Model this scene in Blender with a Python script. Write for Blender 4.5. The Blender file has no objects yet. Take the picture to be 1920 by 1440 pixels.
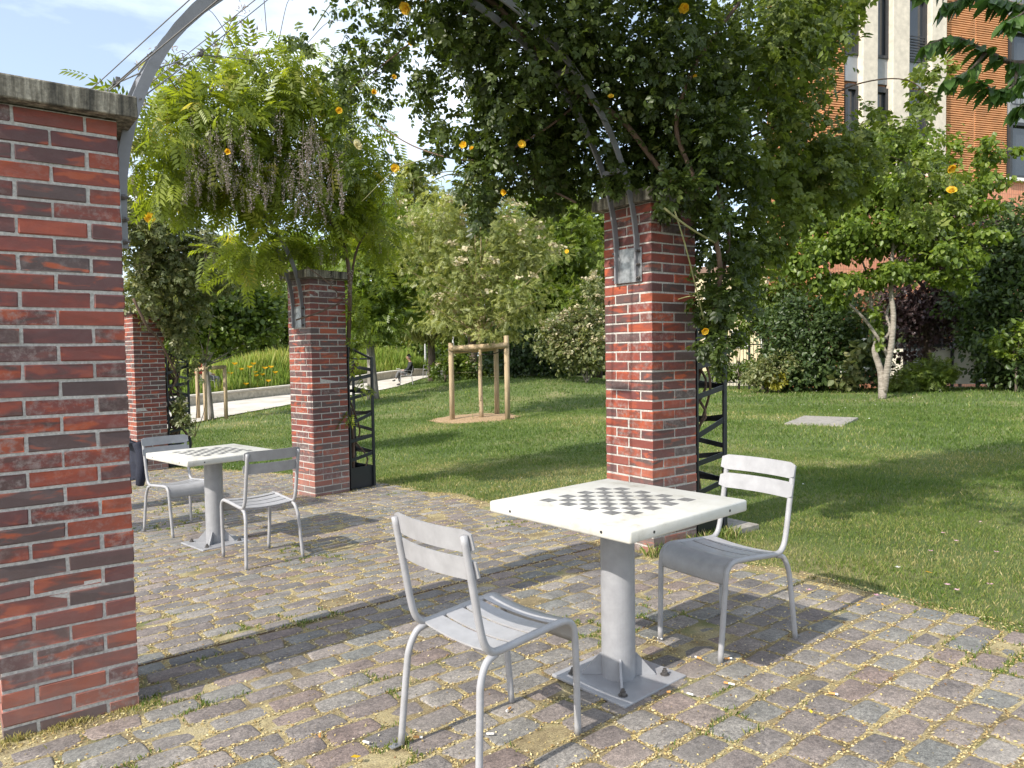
import bpy, bmesh, math
import numpy as np
from mathutils import Vector, Matrix

# ------------------------------------------------------------------ camera, sky, sun, exposure
sc = bpy.context.scene
COL = sc.collection
CAM_Z = 1.289
FPX = 1375.43
R_ = np.array([0.8315181, -0.5552687, -0.0159470])
U_ = np.array([0.0369581, 0.0266554, 0.9989613])
F_ = np.array([0.5542669, 0.8312437, -0.0426861])
cam_d = bpy.data.cameras.new('camera')
cam = bpy.data.objects.new('camera', cam_d)
COL.objects.link(cam)
cam.matrix_world = Matrix(((R_[0], U_[0], -F_[0], 0), (R_[1], U_[1], -F_[1], 0), (R_[2], U_[2], -F_[2], CAM_Z), (0, 0, 0, 1)))
cam_d.sensor_width = 36.0
cam_d.sensor_fit = 'HORIZONTAL'
cam_d.lens = FPX / 1920 * 36.0
cam_d.clip_start = 0.05
cam_d.clip_end = 2000
sc.camera = cam

SUN_AZ, SUN_EL = math.radians(187.5), math.radians(38)       # direction TO the sun (from +X, anticlockwise)
sd = Vector((math.cos(SUN_AZ) * math.cos(SUN_EL), math.sin(SUN_AZ) * math.cos(SUN_EL), math.sin(SUN_EL)))
sun_d = bpy.data.lights.new('sun', 'SUN')
sun_d.energy = 4.0
sun_d.angle = math.radians(0.55)
sun_d.color = (1.0, 0.93, 0.83)
sun = bpy.data.objects.new('sun', sun_d)
COL.objects.link(sun)
sun.rotation_euler = sd.to_track_quat('Z', 'Y').to_euler()
sun.location = (-10, 0, 20)

wd = bpy.data.worlds.new('World')
sc.world = wd
wd.use_nodes = True
wn, wl = wd.node_tree.nodes, wd.node_tree.links
bg = wn['Background']
sky = wn.new('ShaderNodeTexSky')
sky.sky_type = 'NISHITA'
sky.sun_disc = False
sky.sun_elevation = SUN_EL
sky.sun_rotation = math.pi / 2 - SUN_AZ
sky.air_density = 1.0
sky.dust_density = 1.6
sky.ozone_density = 1.2
wtc = wn.new('ShaderNodeTexCoord')
wmap = wn.new('ShaderNodeMapping')
wmap.inputs['Scale'].default_value = (1.6, 1.6, 5.0)
wno = wn.new('ShaderNodeTexNoise')
wno.inputs['Scale'].default_value = 1.7
wno.inputs['Detail'].default_value = 7
wno.inputs['Roughness'].default_value = 0.55
wcr = wn.new('ShaderNodeValToRGB')
wcr.color_ramp.elements[0].position = 0.40
wcr.color_ramp.elements[0].color = (0.16, 0.16, 0.16, 1)
wcr.color_ramp.elements[1].position = 0.72
wcr.color_ramp.elements[1].color = (0.85, 0.85, 0.85, 1)
wmx = wn.new('ShaderNodeMixRGB')
wmx.inputs['Color2'].default_value = (8.6, 9.3, 10.0, 1)       # thin cloud
wl.new(wtc.outputs['Generated'], wmap.inputs['Vector'])
wl.new(wmap.outputs['Vector'], wno.inputs['Vector'])
wl.new(wno.outputs['Fac'], wcr.inputs['Fac'])
wl.new(wcr.outputs['Color'], wmx.inputs['Fac'])
wl.new(sky.outputs['Color'], wmx.inputs['Color1'])
wl.new(wmx.outputs['Color'], bg.inputs['Color'])
bg.inputs['Strength'].default_value = 0.14
sc.view_settings.view_transform = 'Standard'
sc.view_settings.look = 'None'
sc.view_settings.gamma = 1.0
sc.view_settings.exposure = 0.74
sc.cycles.max_bounces = 10
sc.cycles.diffuse_bounces = 6
sc.cycles.transparent_max_bounces = 8
try:
    sc.cycles.use_denoising = True
except Exception:
    pass

rng = np.random.default_rng(11)
PI = math.pi

# ------------------------------------------------------------------ layout helpers
def ray(u, v):
    return ((u - 960) / FPX) * R_ - ((v - 720) / FPX) * U_ + F_

def W(u, v, D):
    """the place seen in direction (u, v) at horizontal distance D metres from the viewpoint"""
    d = ray(u, v)
    return d * (D / math.hypot(d[0], d[1])) + np.array([0, 0, CAM_Z])

GB, GC = 0.00635, -0.0349
def plane(x, y):
    x = np.asarray(x, float); y = np.asarray(y, float)
    yc = np.where(y > 10, 10 + 5 * np.tanh((y - 10) / 5), y)
    yc = np.where(yc < -8, -8, yc)
    xc = np.clip(x, -10, 8)
    return GB * xc + GC * yc

_ctrl = [W(848, 785, 17), W(952, 792, 16.6), W(905, 792, 16.4), W(395, 788, 20.5), W(428, 783, 20.6), W(700, 747, 24),
         W(545, 762, 26), W(750, 731, 32.5), W(811, 713, 34), W(540, 737, 31.5), W(345, 764, 28), W(640, 745, 29),
         W(1655, 752, 20), W(1494, 783, 15.2), W(1590, 783, 15.0), W(1492, 803, 13.4), W(1592, 803, 13.2), W(1530, 730, 24),
         W(1390, 733, 28), W(1000, 701, 28), W(1090, 718, 25.5), W(1880, 731, 22), W(880, 712, 29), W(800, 703, 36.5),
         W(720, 712, 36), W(1250, 760, 18), W(1100, 800, 13.5), W(700, 830, 14.0)]
_ctrl = np.array(_ctrl)
_SIG = 4.5
_d2 = ((_ctrl[:, None, :2] - _ctrl[None, :, :2]) ** 2).sum(-1)
_K = np.exp(-_d2 / (2 * _SIG ** 2))
_w = np.linalg.solve(_K + 0.15 * np.eye(len(_ctrl)), _ctrl[:, 2] - plane(_ctrl[:, 0], _ctrl[:, 1]))

def G(x, y):
    """ground height"""
    x = np.asarray(x, float); y = np.asarray(y, float)
    sh = x.shape
    X = x.reshape(-1); Y = y.reshape(-1)
    out = np.empty(X.size)
    for i in range(0, X.size, 20000):
        s = slice(i, i + 20000)
        d2 = (X[s, None] - _ctrl[None, :, 0]) ** 2 + (Y[s, None] - _ctrl[None, :, 1]) ** 2
        k = np.exp(-d2 / (2 * _SIG ** 2)) @ _w
        near = np.clip((np.hypot(X[s], Y[s]) - 9.5) / 4.0, 0, 1)      # the paved part keeps its even fall
        out[s] = plane(X[s], Y[s]) + k * near * near * (3 - 2 * near)
    return out.reshape(sh) if sh else float(out[0])

def ground_pt(u, v, D):
    p = W(u, v, D)
    return np.array([p[0], p[1], G(p[0], p[1])])

# ------------------------------------------------------------------ materials
def new_mat(name):
    m = bpy.data.materials.new(name)
    m.use_nodes = True
    return m, m.node_tree.nodes, m.node_tree.links, m.node_tree.nodes['Principled BSDF']

def ramp(nodes, stops):
    r = nodes.new('ShaderNodeValToRGB')
    cr = r.color_ramp
    while len(cr.elements) < len(stops):
        cr.elements.new(0.5)
    for e, (p, c) in zip(cr.elements, stops):
        e.position = p
        e.color = (*c, 1)
    return r

def noise(nodes, links, scale, detail=4, rough=0.55, vec=None, dist=0.0):
    n = nodes.new('ShaderNodeTexNoise')
    n.inputs['Scale'].default_value = scale
    n.inputs['Detail'].default_value = detail
    n.inputs['Roughness'].default_value = rough
    n.inputs['Distortion'].default_value = dist
    if vec is not None:
        links.new(vec, n.inputs['Vector'])
    return n

def bump(nodes, links, bsdf, height, strength, dist=0.01):
    b = nodes.new('ShaderNodeBump')
    b.inputs['Strength'].default_value = strength
    b.inputs['Distance'].default_value = dist
    links.new(height, b.inputs['Height'])
    links.new(b.outputs['Normal'], bsdf.inputs['Normal'])

def mix(nodes, links, fac, a, b, mode='MIX'):
    m = nodes.new('ShaderNodeMixRGB')
    m.blend_type = mode
    for sock, val in ((m.inputs['Fac'], fac), (m.inputs['Color1'], a), (m.inputs['Color2'], b)):
        if hasattr(val, 'is_output'):
            links.new(val, sock)
        elif isinstance(val, (int, float)):
            sock.default_value = val
        else:
            sock.default_value = (*val, 1)
    return m

def attr(nodes, name):
    a = nodes.new('ShaderNodeAttribute')
    a.attribute_name = name
    return a

def objcoord(nodes):
    return nodes.new('ShaderNodeTexCoord').outputs['Object']

def plain(name, col, rough=0.5, metal=0.0, nscale=30, namt=0.12, bmp=0.05, spec=None):
    m, n, l, b = new_mat(name)
    no = noise(n, l, nscale, 5, 0.6, objcoord(n))
    dark = tuple(c * (1 - namt * 2) for c in col)
    lite = tuple(min(1, c * (1 + namt)) for c in col)
    r = ramp(n, [(0.3, dark), (0.7, lite)])
    l.new(no.outputs['Fac'], r.inputs['Fac'])
    l.new(r.outputs['Color'], b.inputs['Base Color'])
    b.inputs['Roughness'].default_value = rough
    b.inputs['Metallic'].default_value = metal
    if bmp:
        bump(n, l, b, no.outputs['Fac'], bmp, 0.004)
    return m

def leaf_mat(name, stops, transl=0.4, tint=(1.3, 1.35, 0.6), rough=0.42):
    m, n, l, b = new_mat(name)
    a = attr(n, 'rnd')
    r = ramp(n, stops)
    l.new(a.outputs['Fac'], r.inputs['Fac'])
    l.new(r.outputs['Color'], b.inputs['Base Color'])
    b.inputs['Roughness'].default_value = rough
    t = n.new('ShaderNodeBsdfTranslucent')
    tm = mix(n, l, 1.0, r.outputs['Color'], tint, 'MULTIPLY')
    l.new(tm.outputs['Color'], t.inputs['Color'])
    ms = n.new('ShaderNodeMixShader')
    ms.inputs['Fac'].default_value = transl
    l.new(b.outputs['BSDF'], ms.inputs[1])
    l.new(t.outputs['BSDF'], ms.inputs[2])
    l.new(ms.outputs['Shader'], n['Material Output'].inputs['Surface'])
    return m

def brick_mat():
    m, n, l, b = new_mat('fired_brick')
    a = attr(n, 'rnd')
    oc = objcoord(n)
    r = ramp(n, [(0.0, (0.072, 0.053, 0.052)), (0.14, (0.090, 0.052, 0.050)), (0.30, (0.100, 0.036, 0.036)), (0.48, (0.142, 0.034, 0.029)),
                 (0.66, (0.188, 0.039, 0.025)), (0.84, (0.250, 0.050, 0.024)), (1.0, (0.315, 0.070, 0.030))])
    l.new(a.outputs['Fac'], r.inputs['Fac'])
    # a second random number per brick
    wn_ = n.new('ShaderNodeTexWhiteNoise'); wn_.noise_dimensions = '1D'; l.new(a.outputs['Fac'], wn_.inputs['W'])
    sp = n.new('ShaderNodeSeparateColor'); l.new(wn_.outputs['Color'], sp.inputs[0])
    # flame-marked patches inside a brick, long ways
    mp = n.new('ShaderNodeMapping'); mp.inputs['Scale'].default_value = (6, 6, 20); l.new(oc, mp.inputs['Vector'])
    n1 = noise(n, l, 1.3, 3, 0.5, mp.outputs['Vector'], 0.5)
    r1 = ramp(n, [(0.44, (0, 0, 0)), (0.58, (1, 1, 1))])
    l.new(n1.outputs['Fac'], r1.inputs['Fac'])
    c1 = mix(n, l, 0.0, r.outputs['Color'], (0.070, 0.040, 0.036))
    mm = n.new('ShaderNodeMath'); mm.operation = 'MULTIPLY'; l.new(sp.outputs['Red'], mm.inputs[1])
    l.new(r1.outputs['Color'], mm.inputs[0]); l.new(mm.outputs[0], c1.inputs['Fac'])
    r1b = ramp(n, [(0.36, (1, 1, 1)), (0.46, (0, 0, 0))]); l.new(n1.outputs['Fac'], r1b.inputs['Fac'])
    mm2 = n.new('ShaderNodeMath'); mm2.operation = 'MULTIPLY'; l.new(sp.outputs['Green'], mm2.inputs[1]); l.new(r1b.outputs['Color'], mm2.inputs[0])
    c1b = mix(n, l, mm2.outputs[0], c1.outputs['Color'], (0.34, 0.070, 0.024))
    # pale speckled efflorescence on some bricks
    n2 = noise(n, l, 26, 8, 0.72, oc)
    r2 = ramp(n, [(0.48, (0, 0, 0)), (0.66, (1, 1, 1))])
    l.new(n2.outputs['Fac'], r2.inputs['Fac'])
    rb = ramp(n, [(0.55, (0.05, 0.05, 0.05)), (0.95, (0.80, 0.80, 0.80))]); l.new(sp.outputs['Blue'], rb.inputs['Fac'])
    m2 = n.new('ShaderNodeMath'); m2.operation = 'MULTIPLY'; l.new(r2.outputs['Color'], m2.inputs[0]); l.new(rb.outputs['Color'], m2.inputs[1])
    sx = n.new('ShaderNodeSeparateXYZ'); l.new(oc, sx.inputs[0])
    mr = n.new('ShaderNodeMapRange'); mr.inputs[1].default_value = 0.05; mr.inputs[2].default_value = 0.85
    mr.inputs[3].default_value = 0.70; mr.inputs[4].default_value = 0.0
    l.new(sx.outputs['Z'], mr.inputs[0])
    n3 = noise(n, l, 6, 6, 0.65, oc)
    m3 = n.new('ShaderNodeMath'); m3.operation = 'MULTIPLY'; l.new(mr.outputs[0], m3.inputs[0]); l.new(n3.outputs['Fac'], m3.inputs[1])
    m4 = n.new('ShaderNodeMath'); m4.operation = 'ADD'; m4.use_clamp = True
    l.new(m2.outputs[0], m4.inputs[0]); l.new(m3.outputs[0], m4.inputs[1])
    c2 = mix(n, l, m4.outputs[0], c1b.outputs['Color'], (0.27, 0.225, 0.21))
    l.new(c2.outputs['Color'], b.inputs['Base Color'])
    n4 = noise(n, l, 240, 4, 0.7, oc)
    n5 = noise(n, l, 40, 5, 0.6, oc)
    ad = n.new('ShaderNodeMath'); ad.operation = 'ADD'; l.new(n4.outputs['Fac'], ad.inputs[0]); l.new(n5.outputs['Fac'], ad.inputs[1])
    bump(n, l, b, ad.outputs[0], 0.35, 0.0025)
    rr = n.new('ShaderNodeMapRange'); rr.inputs[3].default_value = 0.42; rr.inputs[4].default_value = 0.8
    l.new(n5.outputs['Fac'], rr.inputs[0]); l.new(rr.outputs[0], b.inputs['Roughness'])
    return m

def stone_mat():
    m, n, l, b = new_mat('cobble_stone')
    a = attr(n, 'rnd')
    oc = objcoord(n)
    r = ramp(n, [(0.0, (0.112, 0.105, 0.104)), (0.15, (0.160, 0.143, 0.135)), (0.30, (0.158, 0.133, 0.125)), (0.45, (0.195, 0.180, 0.168)),
                 (0.60, (0.146, 0.149, 0.142)), (0.75, (0.212, 0.195, 0.180)), (0.88, (0.175, 0.134, 0.121)), (1.0, (0.245, 0.228, 0.211))])
    l.new(a.outputs['Fac'], r.inputs['Fac'])
    n1 = noise(n, l, 9, 6, 0.65, oc)
    r1 = ramp(n, [(0.28, (0.66, 0.66, 0.66)), (0.72, (1.34, 1.33, 1.30))])
    l.new(n1.outputs['Fac'], r1.inputs['Fac'])
    c1a = mix(n, l, 1.0, r.outputs['Color'], r1.outputs['Color'], 'MULTIPLY')
    n1b = noise(n, l, 70, 6, 0.75, oc, 0.6)
    r1b = ramp(n, [(0.34, (0.52, 0.52, 0.53)), (0.50, (1.0, 1.0, 1.0)), (0.66, (1.55, 1.53, 1.50))])
    l.new(n1b.outputs['Fac'], r1b.inputs['Fac'])
    c1 = mix(n, l, 1.0, c1a.outputs['Color'], r1b.outputs['Color'], 'MULTIPLY')
    n2 = noise(n, l, 210, 4, 0.7, oc)
    r2 = ramp(n, [(0.3, (0.50, 0.50, 0.50)), (0.7, (1.5, 1.5, 1.5))])
    l.new(n2.outputs['Fac'], r2.inputs['Fac'])
    c2 = mix(n, l, 1.0, c1.outputs['Color'], r2.outputs['Color'], 'MULTIPLY')
    # dust and pale lichen
    n3 = noise(n, l, 3.2, 5, 0.6, oc)
    r3 = ramp(n, [(0.5, (0, 0, 0)), (0.85, (0.5, 0.5, 0.5))])
    l.new(n3.outputs['Fac'], r3.inputs['Fac'])
    c3 = mix(n, l, r3.outputs['Color'], c2.outputs['Color'], (0.27, 0.25, 0.22))
    l.new(c3.outputs['Color'], b.inputs['Base Color'])
    b.inputs['Roughness'].default_value = 0.72
    n4 = noise(n, l, 60, 6, 0.7, oc)
    bump(n, l, b, n4.outputs['Fac'], 0.6, 0.0045)
    return m

def joint_mat():
    m, n, l, b = new_mat('joint_soil')
    oc = objcoord(n)
    n1 = noise(n, l, 5.5, 6, 0.65, oc)
    r1 = ramp(n, [(0.30, (0.12, 0.095, 0.05)), (0.45, (0.24, 0.19, 0.105)), (0.58, (0.37, 0.31, 0.17)), (0.78, (0.36, 0.32, 0.235))])
    l.new(n1.outputs['Fac'], r1.inputs['Fac'])
    n2 = noise(n, l, 150, 4, 0.7, oc)
    r2 = ramp(n, [(0.3, (0.5, 0.5, 0.5)), (0.7, (1.35, 1.35, 1.3))])
    l.new(n2.outputs['Fac'], r2.inputs['Fac'])
    c = mix(n, l, 1.0, r1.outputs['Color'], r2.outputs['Color'], 'MULTIPLY')
    n3 = noise(n, l, 2.6, 5, 0.6, oc)
    r3 = ramp(n, [(0.55, (0, 0, 0)), (0.68, (0.7, 0.7, 0.7))])
    l.new(n3.outputs['Fac'], r3.inputs['Fac'])
    c2 = mix(n, l, r3.outputs['Color'], c.outputs['Color'], (0.10, 0.13, 0.035))
    l.new(c2.outputs['Color'], b.inputs['Base Color'])
    b.inputs['Roughness'].default_value = 0.95
    bump(n, l, b, n2.outputs['Fac'], 0.8, 0.006)
    return m

def lawn_mat():
    m, n, l, b = new_mat('lawn_soil')
    oc = objcoord(n)
    n1 = noise(n, l, 0.55, 6, 0.6, oc)
    r1 = ramp(n, [(0.30, (0.066, 0.104, 0.020)), (0.50, (0.095, 0.135, 0.030)), (0.62, (0.17, 0.18, 0.065)), (0.76, (0.29, 0.25, 0.13))])
    l.new(n1.outputs['Fac'], r1.inputs['Fac'])
    n2 = noise(n, l, 45, 5, 0.7, oc)
    r2 = ramp(n, [(0.25, (0.55, 0.55, 0.55)), (0.75, (1.4, 1.4, 1.3))])
    l.new(n2.outputs['Fac'], r2.inputs['Fac'])
    c = mix(n, l, 1.0, r1.outputs['Color'], r2.outputs['Color'], 'MULTIPLY')
    l.new(c.outputs['Color'], b.inputs['Base Color'])
    b.inputs['Roughness'].default_value = 0.95
    bump(n, l, b, n2.outputs['Fac'], 0.9, 0.03)
    return m

def coping_mat():
    m, n, l, b = new_mat('weathered_concrete')
    oc = objcoord(n)
    mp = n.new('ShaderNodeMapping'); mp.inputs['Scale'].default_value = (28, 28, 2.2)
    l.new(oc, mp.inputs['Vector'])
    n1 = noise(n, l, 1.0, 5, 0.65, mp.outputs['Vector'])
    r1 = ramp(n, [(0.34, (0.045, 0.042, 0.034)), (0.50, (0.15, 0.135, 0.105)), (0.68, (0.40, 0.37, 0.30))])
    l.new(n1.outputs['Fac'], r1.inputs['Fac'])
    n2 = noise(n, l, 60, 6, 0.7, oc)
    r2 = ramp(n, [(0.3, (0.55, 0.55, 0.55)), (0.7, (1.3, 1.3, 1.3))])
    l.new(n2.outputs['Fac'], r2.inputs['Fac'])
    c = mix(n, l, 1.0, r1.outputs['Color'], r2.outputs['Color'], 'MULTIPLY')
    l.new(c.outputs['Color'], b.inputs['Base Color'])
    b.inputs['Roughness'].default_value = 0.9
    bump(n, l, b, n2.outputs['Fac'], 0.6, 0.006)
    return m

def tabletop_mat():
    m, n, l, b = new_mat('table_white')
    oc = objcoord(n)
    n1 = noise(n, l, 6, 7, 0.7, oc, 0.3)
    r1 = ramp(n, [(0.28, (0.33, 0.31, 0.265)), (0.44, (0.49, 0.48, 0.435)), (0.68, (0.555, 0.548, 0.515))])
    l.new(n1.outputs['Fac'], r1.inputs['Fac'])
    n2 = noise(n, l, 55, 4, 0.7, oc)
    r2 = ramp(n, [(0.62, (0, 0, 0)), (0.78, (0.35, 0.35, 0.35))])
    l.new(n2.outputs['Fac'], r2.inputs['Fac'])
    c = mix(n, l, r2.outputs['Color'], r1.outputs['Color'], (0.36, 0.33, 0.27))
    l.new(c.outputs['Color'], b.inputs['Base Color'])
    b.inputs['Roughness'].default_value = 0.55
    bump(n, l, b, n2.outputs['Fac'], 0.08, 0.002)
    return m

def paint_mat(name, col, rust=0.15):
    m, n, l, b = new_mat(name)
    oc = objcoord(n)
    n1 = noise(n, l, 14, 6, 0.65, oc)
    r1 = ramp(n, [(0.3, tuple(c * 0.84 for c in col)), (0.7, tuple(c * 1.07 for c in col))])
    l.new(n1.outputs['Fac'], r1.inputs['Fac'])
    n2 = noise(n, l, 70, 5, 0.75, oc)
    r2 = ramp(n, [(0.66, (0, 0, 0)), (0.74, (1, 1, 1))])
    l.new(n2.outputs['Fac'], r2.inputs['Fac'])
    mm = n.new('ShaderNodeMath'); mm.operation = 'MULTIPLY'; mm.inputs[1].default_value = rust
    l.new(r2.outputs['Color'], mm.inputs[0])
    c = mix(n, l, mm.outputs[0], r1.outputs['Color'], (0.20, 0.16, 0.13))
    l.new(c.outputs['Color'], b.inputs['Base Color'])
    rr = n.new('ShaderNodeMapRange'); rr.inputs[3].default_value = 0.24; rr.inputs[4].default_value = 0.50
    l.new(n1.outputs['Fac'], rr.inputs[0]); l.new(rr.outputs[0], b.inputs['Roughness'])
    bump(n, l, b, n2.outputs['Fac'], 0.04, 0.001)
    return m

def bark_mat(name, dark, lite, sc_=14, stretch=(6, 6, 1.0)):
    m, n, l, b = new_mat(name)
    mp = n.new('ShaderNodeMapping'); mp.inputs['Scale'].default_value = stretch
    l.new(objcoord(n), mp.inputs['Vector'])
    n1 = noise(n, l, sc_ / 6, 6, 0.65, mp.outputs['Vector'])
    r1 = ramp(n, [(0.33, dark), (0.68, lite)])
    l.new(n1.outputs['Fac'], r1.inputs['Fac'])
    l.new(r1.outputs['Color'], b.inputs['Base Color'])
    b.inputs['Roughness'].default_value = 0.88
    bump(n, l, b, n1.outputs['Fac'], 0.6, 0.01)
    return m

M = {}
M['brick'] = brick_mat()
M['mortar'] = plain('mortar', (0.44, 0.42, 0.39), 0.95, 0, 90, 0.18, 0.5)
M['coping'] = coping_mat()
M['stone'] = stone_mat()
M['joint'] = joint_mat()
M['lawn'] = lawn_mat()
M['chair'] = paint_mat('chair_paint', (0.325, 0.325, 0.338), 0.45)
M['column'] = paint_mat('column_paint', (0.285, 0.29, 0.308), 0.35)
M['table'] = tabletop_mat()
M['square'] = plain('chess_square', (0.17, 0.168, 0.165), 0.6, 0, 30, 0.25, 0.03)
M['dark_hole'] = plain('screw_head', (0.06, 0.06, 0.06), 0.5, 0.6)
M['steel'] = paint_mat('arch_steel', (0.20, 0.20, 0.215), 0.3)
M['galv'] = plain('galvanised_plate', (0.34, 0.35, 0.36), 0.42, 0.7, 22, 0.25, 0.03)
M['bolt'] = plain('bolt_steel', (0.16, 0.15, 0.145), 0.5, 0.7, 60, 0.3, 0.1)
M['wire'] = plain('wire_rope', (0.16, 0.15, 0.14), 0.55, 0.5)
M['black'] = paint_mat('black_paint', (0.012, 0.015, 0.020), 0.1)
M['stake'] = bark_mat('stake_wood', (0.26, 0.19, 0.115), (0.48, 0.37, 0.235), 20, (8, 8, .7))
M['bark'] = bark_mat('bark_brown', (0.06, 0.045, 0.035), (0.17, 0.135, 0.105))
M['bark_grey'] = bark_mat('bark_grey', (0.10, 0.09, 0.075), (0.30, 0.275, 0.24))
M['bark_pale'] = bark_mat('bark_pale', (0.13, 0.11, 0.09), (0.36, 0.325, 0.28), 22, (2.0, 2.0, 7))
M['vine'] = bark_mat('vine_bark', (0.065, 0.042, 0.032), (0.17, 0.11, 0.075))
M['cane'] = plain('green_cane', (0.20, 0.20, 0.075), 0.6)
M['path'] = plain('pale_path', (0.52, 0.485, 0.425), 0.9, 0, 1.6, 0.16, 0.2)
M['limestone'] = plain('limestone', (0.50, 0.455, 0.375), 0.85, 0, 8, 0.16, 0.15)
M['soil'] = plain('bare_soil', (0.36, 0.245, 0.135), 0.95, 0, 25, 0.3, 0.6)
M['paver'] = plain('concrete_cover', (0.27, 0.25, 0.22), 0.9, 0, 18, 0.18, 0.3)
M['skin'] = plain('skin', (0.28, 0.155, 0.105), 0.55)
M['hair'] = plain('hair', (0.012, 0.010, 0.009), 0.6)
M['navy'] = plain('navy_cloth', (0.010, 0.013, 0.028), 0.85, 0, 40, .2, .2)
M['charcoal'] = plain('charcoal_cloth', (0.018, 0.020, 0.023), 0.85, 0, 40, .2, .2)
M['grey_cloth'] = plain('grey_cloth', (0.13, 0.13, 0.135), 0.85, 0, 40, .2, .2)
M['cream_cloth'] = plain('cream_cloth', (0.58, 0.50, 0.38), 0.85, 0, 40, .12, .2)
M['red_cloth'] = plain('red_cloth', (0.42, 0.03, 0.02), 0.7)
M['shoe'] = plain('shoe_leather', (0.015, 0.013, 0.012), 0.45)
M['paper'] = plain('paper', (0.7, 0.69, 0.66), 0.8)
M['terracotta'] = plain('terracotta_cladding', (0.60, 0.285, 0.130), 0.75, 0, 1.3, 0.15, 0.1)
M['terra_back'] = plain('terracotta_joint', (0.34, 0.145, 0.065), 0.85, 0, 3, 0.15, 0.1)
M['fin'] = plain('pale_concrete', (0.58, 0.52, 0.44), 0.85, 0, 5, 0.10, 0.1)
M['metal_grey'] = plain('grey_panel', (0.24, 0.255, 0.275), 0.5, 0.1, 3, 0.08, 0)
M['frame_dark'] = plain('dark_frame', (0.030, 0.032, 0.036), 0.5, 0, 10, .1, 0)
M['white_sill'] = plain('white_sill', (0.72, 0.71, 0.69), 0.7)
M['beige_wall'] = plain('beige_wall', (0.60, 0.51, 0.34), 0.9, 0, 2, .08, 0)
M['roof'] = plain('brown_roof', (0.20, 0.13, 0.10), 0.85, 0, 4, .15, 0)
M['fence'] = plain('fence_paint', (0.020, 0.022, 0.024), 0.5)
M['hoard'] = plain('pale_panel', (0.60, 0.57, 0.48), 0.8, 0, 3, .08, 0)
M['blue'] = plain('blue_paint', (0.03, 0.14, 0.55), 0.5)
M['lamp'] = plain('lamp_paint', (0.50, 0.51, 0.52), 0.5)
M['butt'] = plain('cigarette_filter', (0.62, 0.30, 0.09), 0.8)
def tile_mat():
    m, n, l, b = new_mat('pink_tile')
    bt = n.new('ShaderNodeTexBrick')
    bt.offset = 0.0
    bt.inputs['Scale'].default_value = 1.0
    bt.inputs['Brick Width'].default_value = 0.11
    bt.inputs['Row Height'].default_value = 0.33
    bt.inputs['Mortar Size'].default_value = 0.008
    bt.inputs['Color1'].default_value = (0.55, 0.215, 0.125, 1)
    bt.inputs['Color2'].default_value = (0.58, 0.275, 0.155, 1)
    bt.inputs['Mortar'].default_value = (0.28, 0.12, 0.08, 1)
    tc = objcoord(n)
    s1 = n.new('ShaderNodeSeparateXYZ'); l.new(tc, s1.inputs[0])
    cb = n.new('ShaderNodeCombineXYZ'); l.new(s1.outputs['X'], cb.inputs['X']); l.new(s1.outputs['Z'], cb.inputs['Y'])
    l.new(cb.outputs[0], bt.inputs['Vector'])
    l.new(bt.outputs['Color'], b.inputs['Base Color'])
    b.inputs['Roughness'].default_value = 0.6
    return m
M['pinktile'] = tile_mat()
def glass_mat():
    m, n, l, b = new_mat('window_glass')
    b.inputs['Base Color'].default_value = (0.03, 0.037, 0.045, 1)
    b.inputs['Roughness'].default_value = 0.06
    b.inputs['Specular IOR Level'].default_value = 0.9
    no = noise(n, l, 0.9, 2, 0.5, objcoord(n))
    bump(n, l, b, no.outputs['Fac'], 0.05, 0.05)
    return m
M['glass'] = glass_mat()

# leaves
M['rose_leaf'] = leaf_mat('rose_leaf', [(0, (0.034, 0.055, 0.014)), (0.45, (0.066, 0.102, 0.022)), (0.8, (0.115, 0.155, 0.034)), (1, (0.2, 0.235, 0.07))], 0.45, (1.35, 1.3, 0.5))
M['wist_leaf'] = leaf_mat('wisteria_leaf', [(0, (0.112, 0.153, 0.024)), (0.4, (0.195, 0.254, 0.033)), (0.8, (0.301, 0.360, 0.047)), (1, (0.437, 0.401, 0.100))], 0.55, (1.35, 1.3, 0.5))
M['raceme'] = leaf_mat('faded_wisteria', [(0, (0.20, 0.165, 0.13)), (0.5, (0.37, 0.315, 0.29)), (0.85, (0.50, 0.43, 0.44)), (1, (0.60, 0.56, 0.54))], 0.4, (1.05, 1.0, 0.98), 0.8)
M['grey_leaf'] = leaf_mat('grey_green_leaf', [(0, (0.07, 0.092, 0.036)), (0.5, (0.14, 0.172, 0.066)), (1, (0.28, 0.28, 0.13))], 0.42, (1.3, 1.3, 0.6))
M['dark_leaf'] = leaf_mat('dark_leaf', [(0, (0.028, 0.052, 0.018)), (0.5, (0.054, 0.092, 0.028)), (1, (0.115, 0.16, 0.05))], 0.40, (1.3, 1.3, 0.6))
M['rose_light'] = leaf_mat('rose_leaf_sunlit', [(0, (.075, .112, .024)), (.45, (.145, .200, .042)), (.8, (.230, .280, .066)), (1, (.36, .40, .15))], .50, (1.3, 1.25, .5))  # brighter copy of rose_leaf: sun on the right-hand sprays put in the colour
M['mid_leaf'] = leaf_mat('mid_leaf', [(0, (0.06, 0.098, 0.018)), (0.5, (0.115, 0.17, 0.03)), (1, (0.2, 0.255, 0.055))], 0.50, (1.35, 1.3, 0.5))
M['bright_leaf'] = leaf_mat('bright_leaf', [(0, (0.08, 0.13, 0.02)), (0.5, (0.15, 0.22, 0.034)), (1, (0.27, 0.33, 0.065))], 0.50, (1.35, 1.3, 0.5))
M['pale_leaf'] = leaf_mat('pale_leaf', [(0, (0.135, 0.165, 0.05)), (0.5, (0.24, 0.275, 0.088)), (1, (0.4, 0.42, 0.17))], 0.45, (1.3, 1.25, 0.55))
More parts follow.
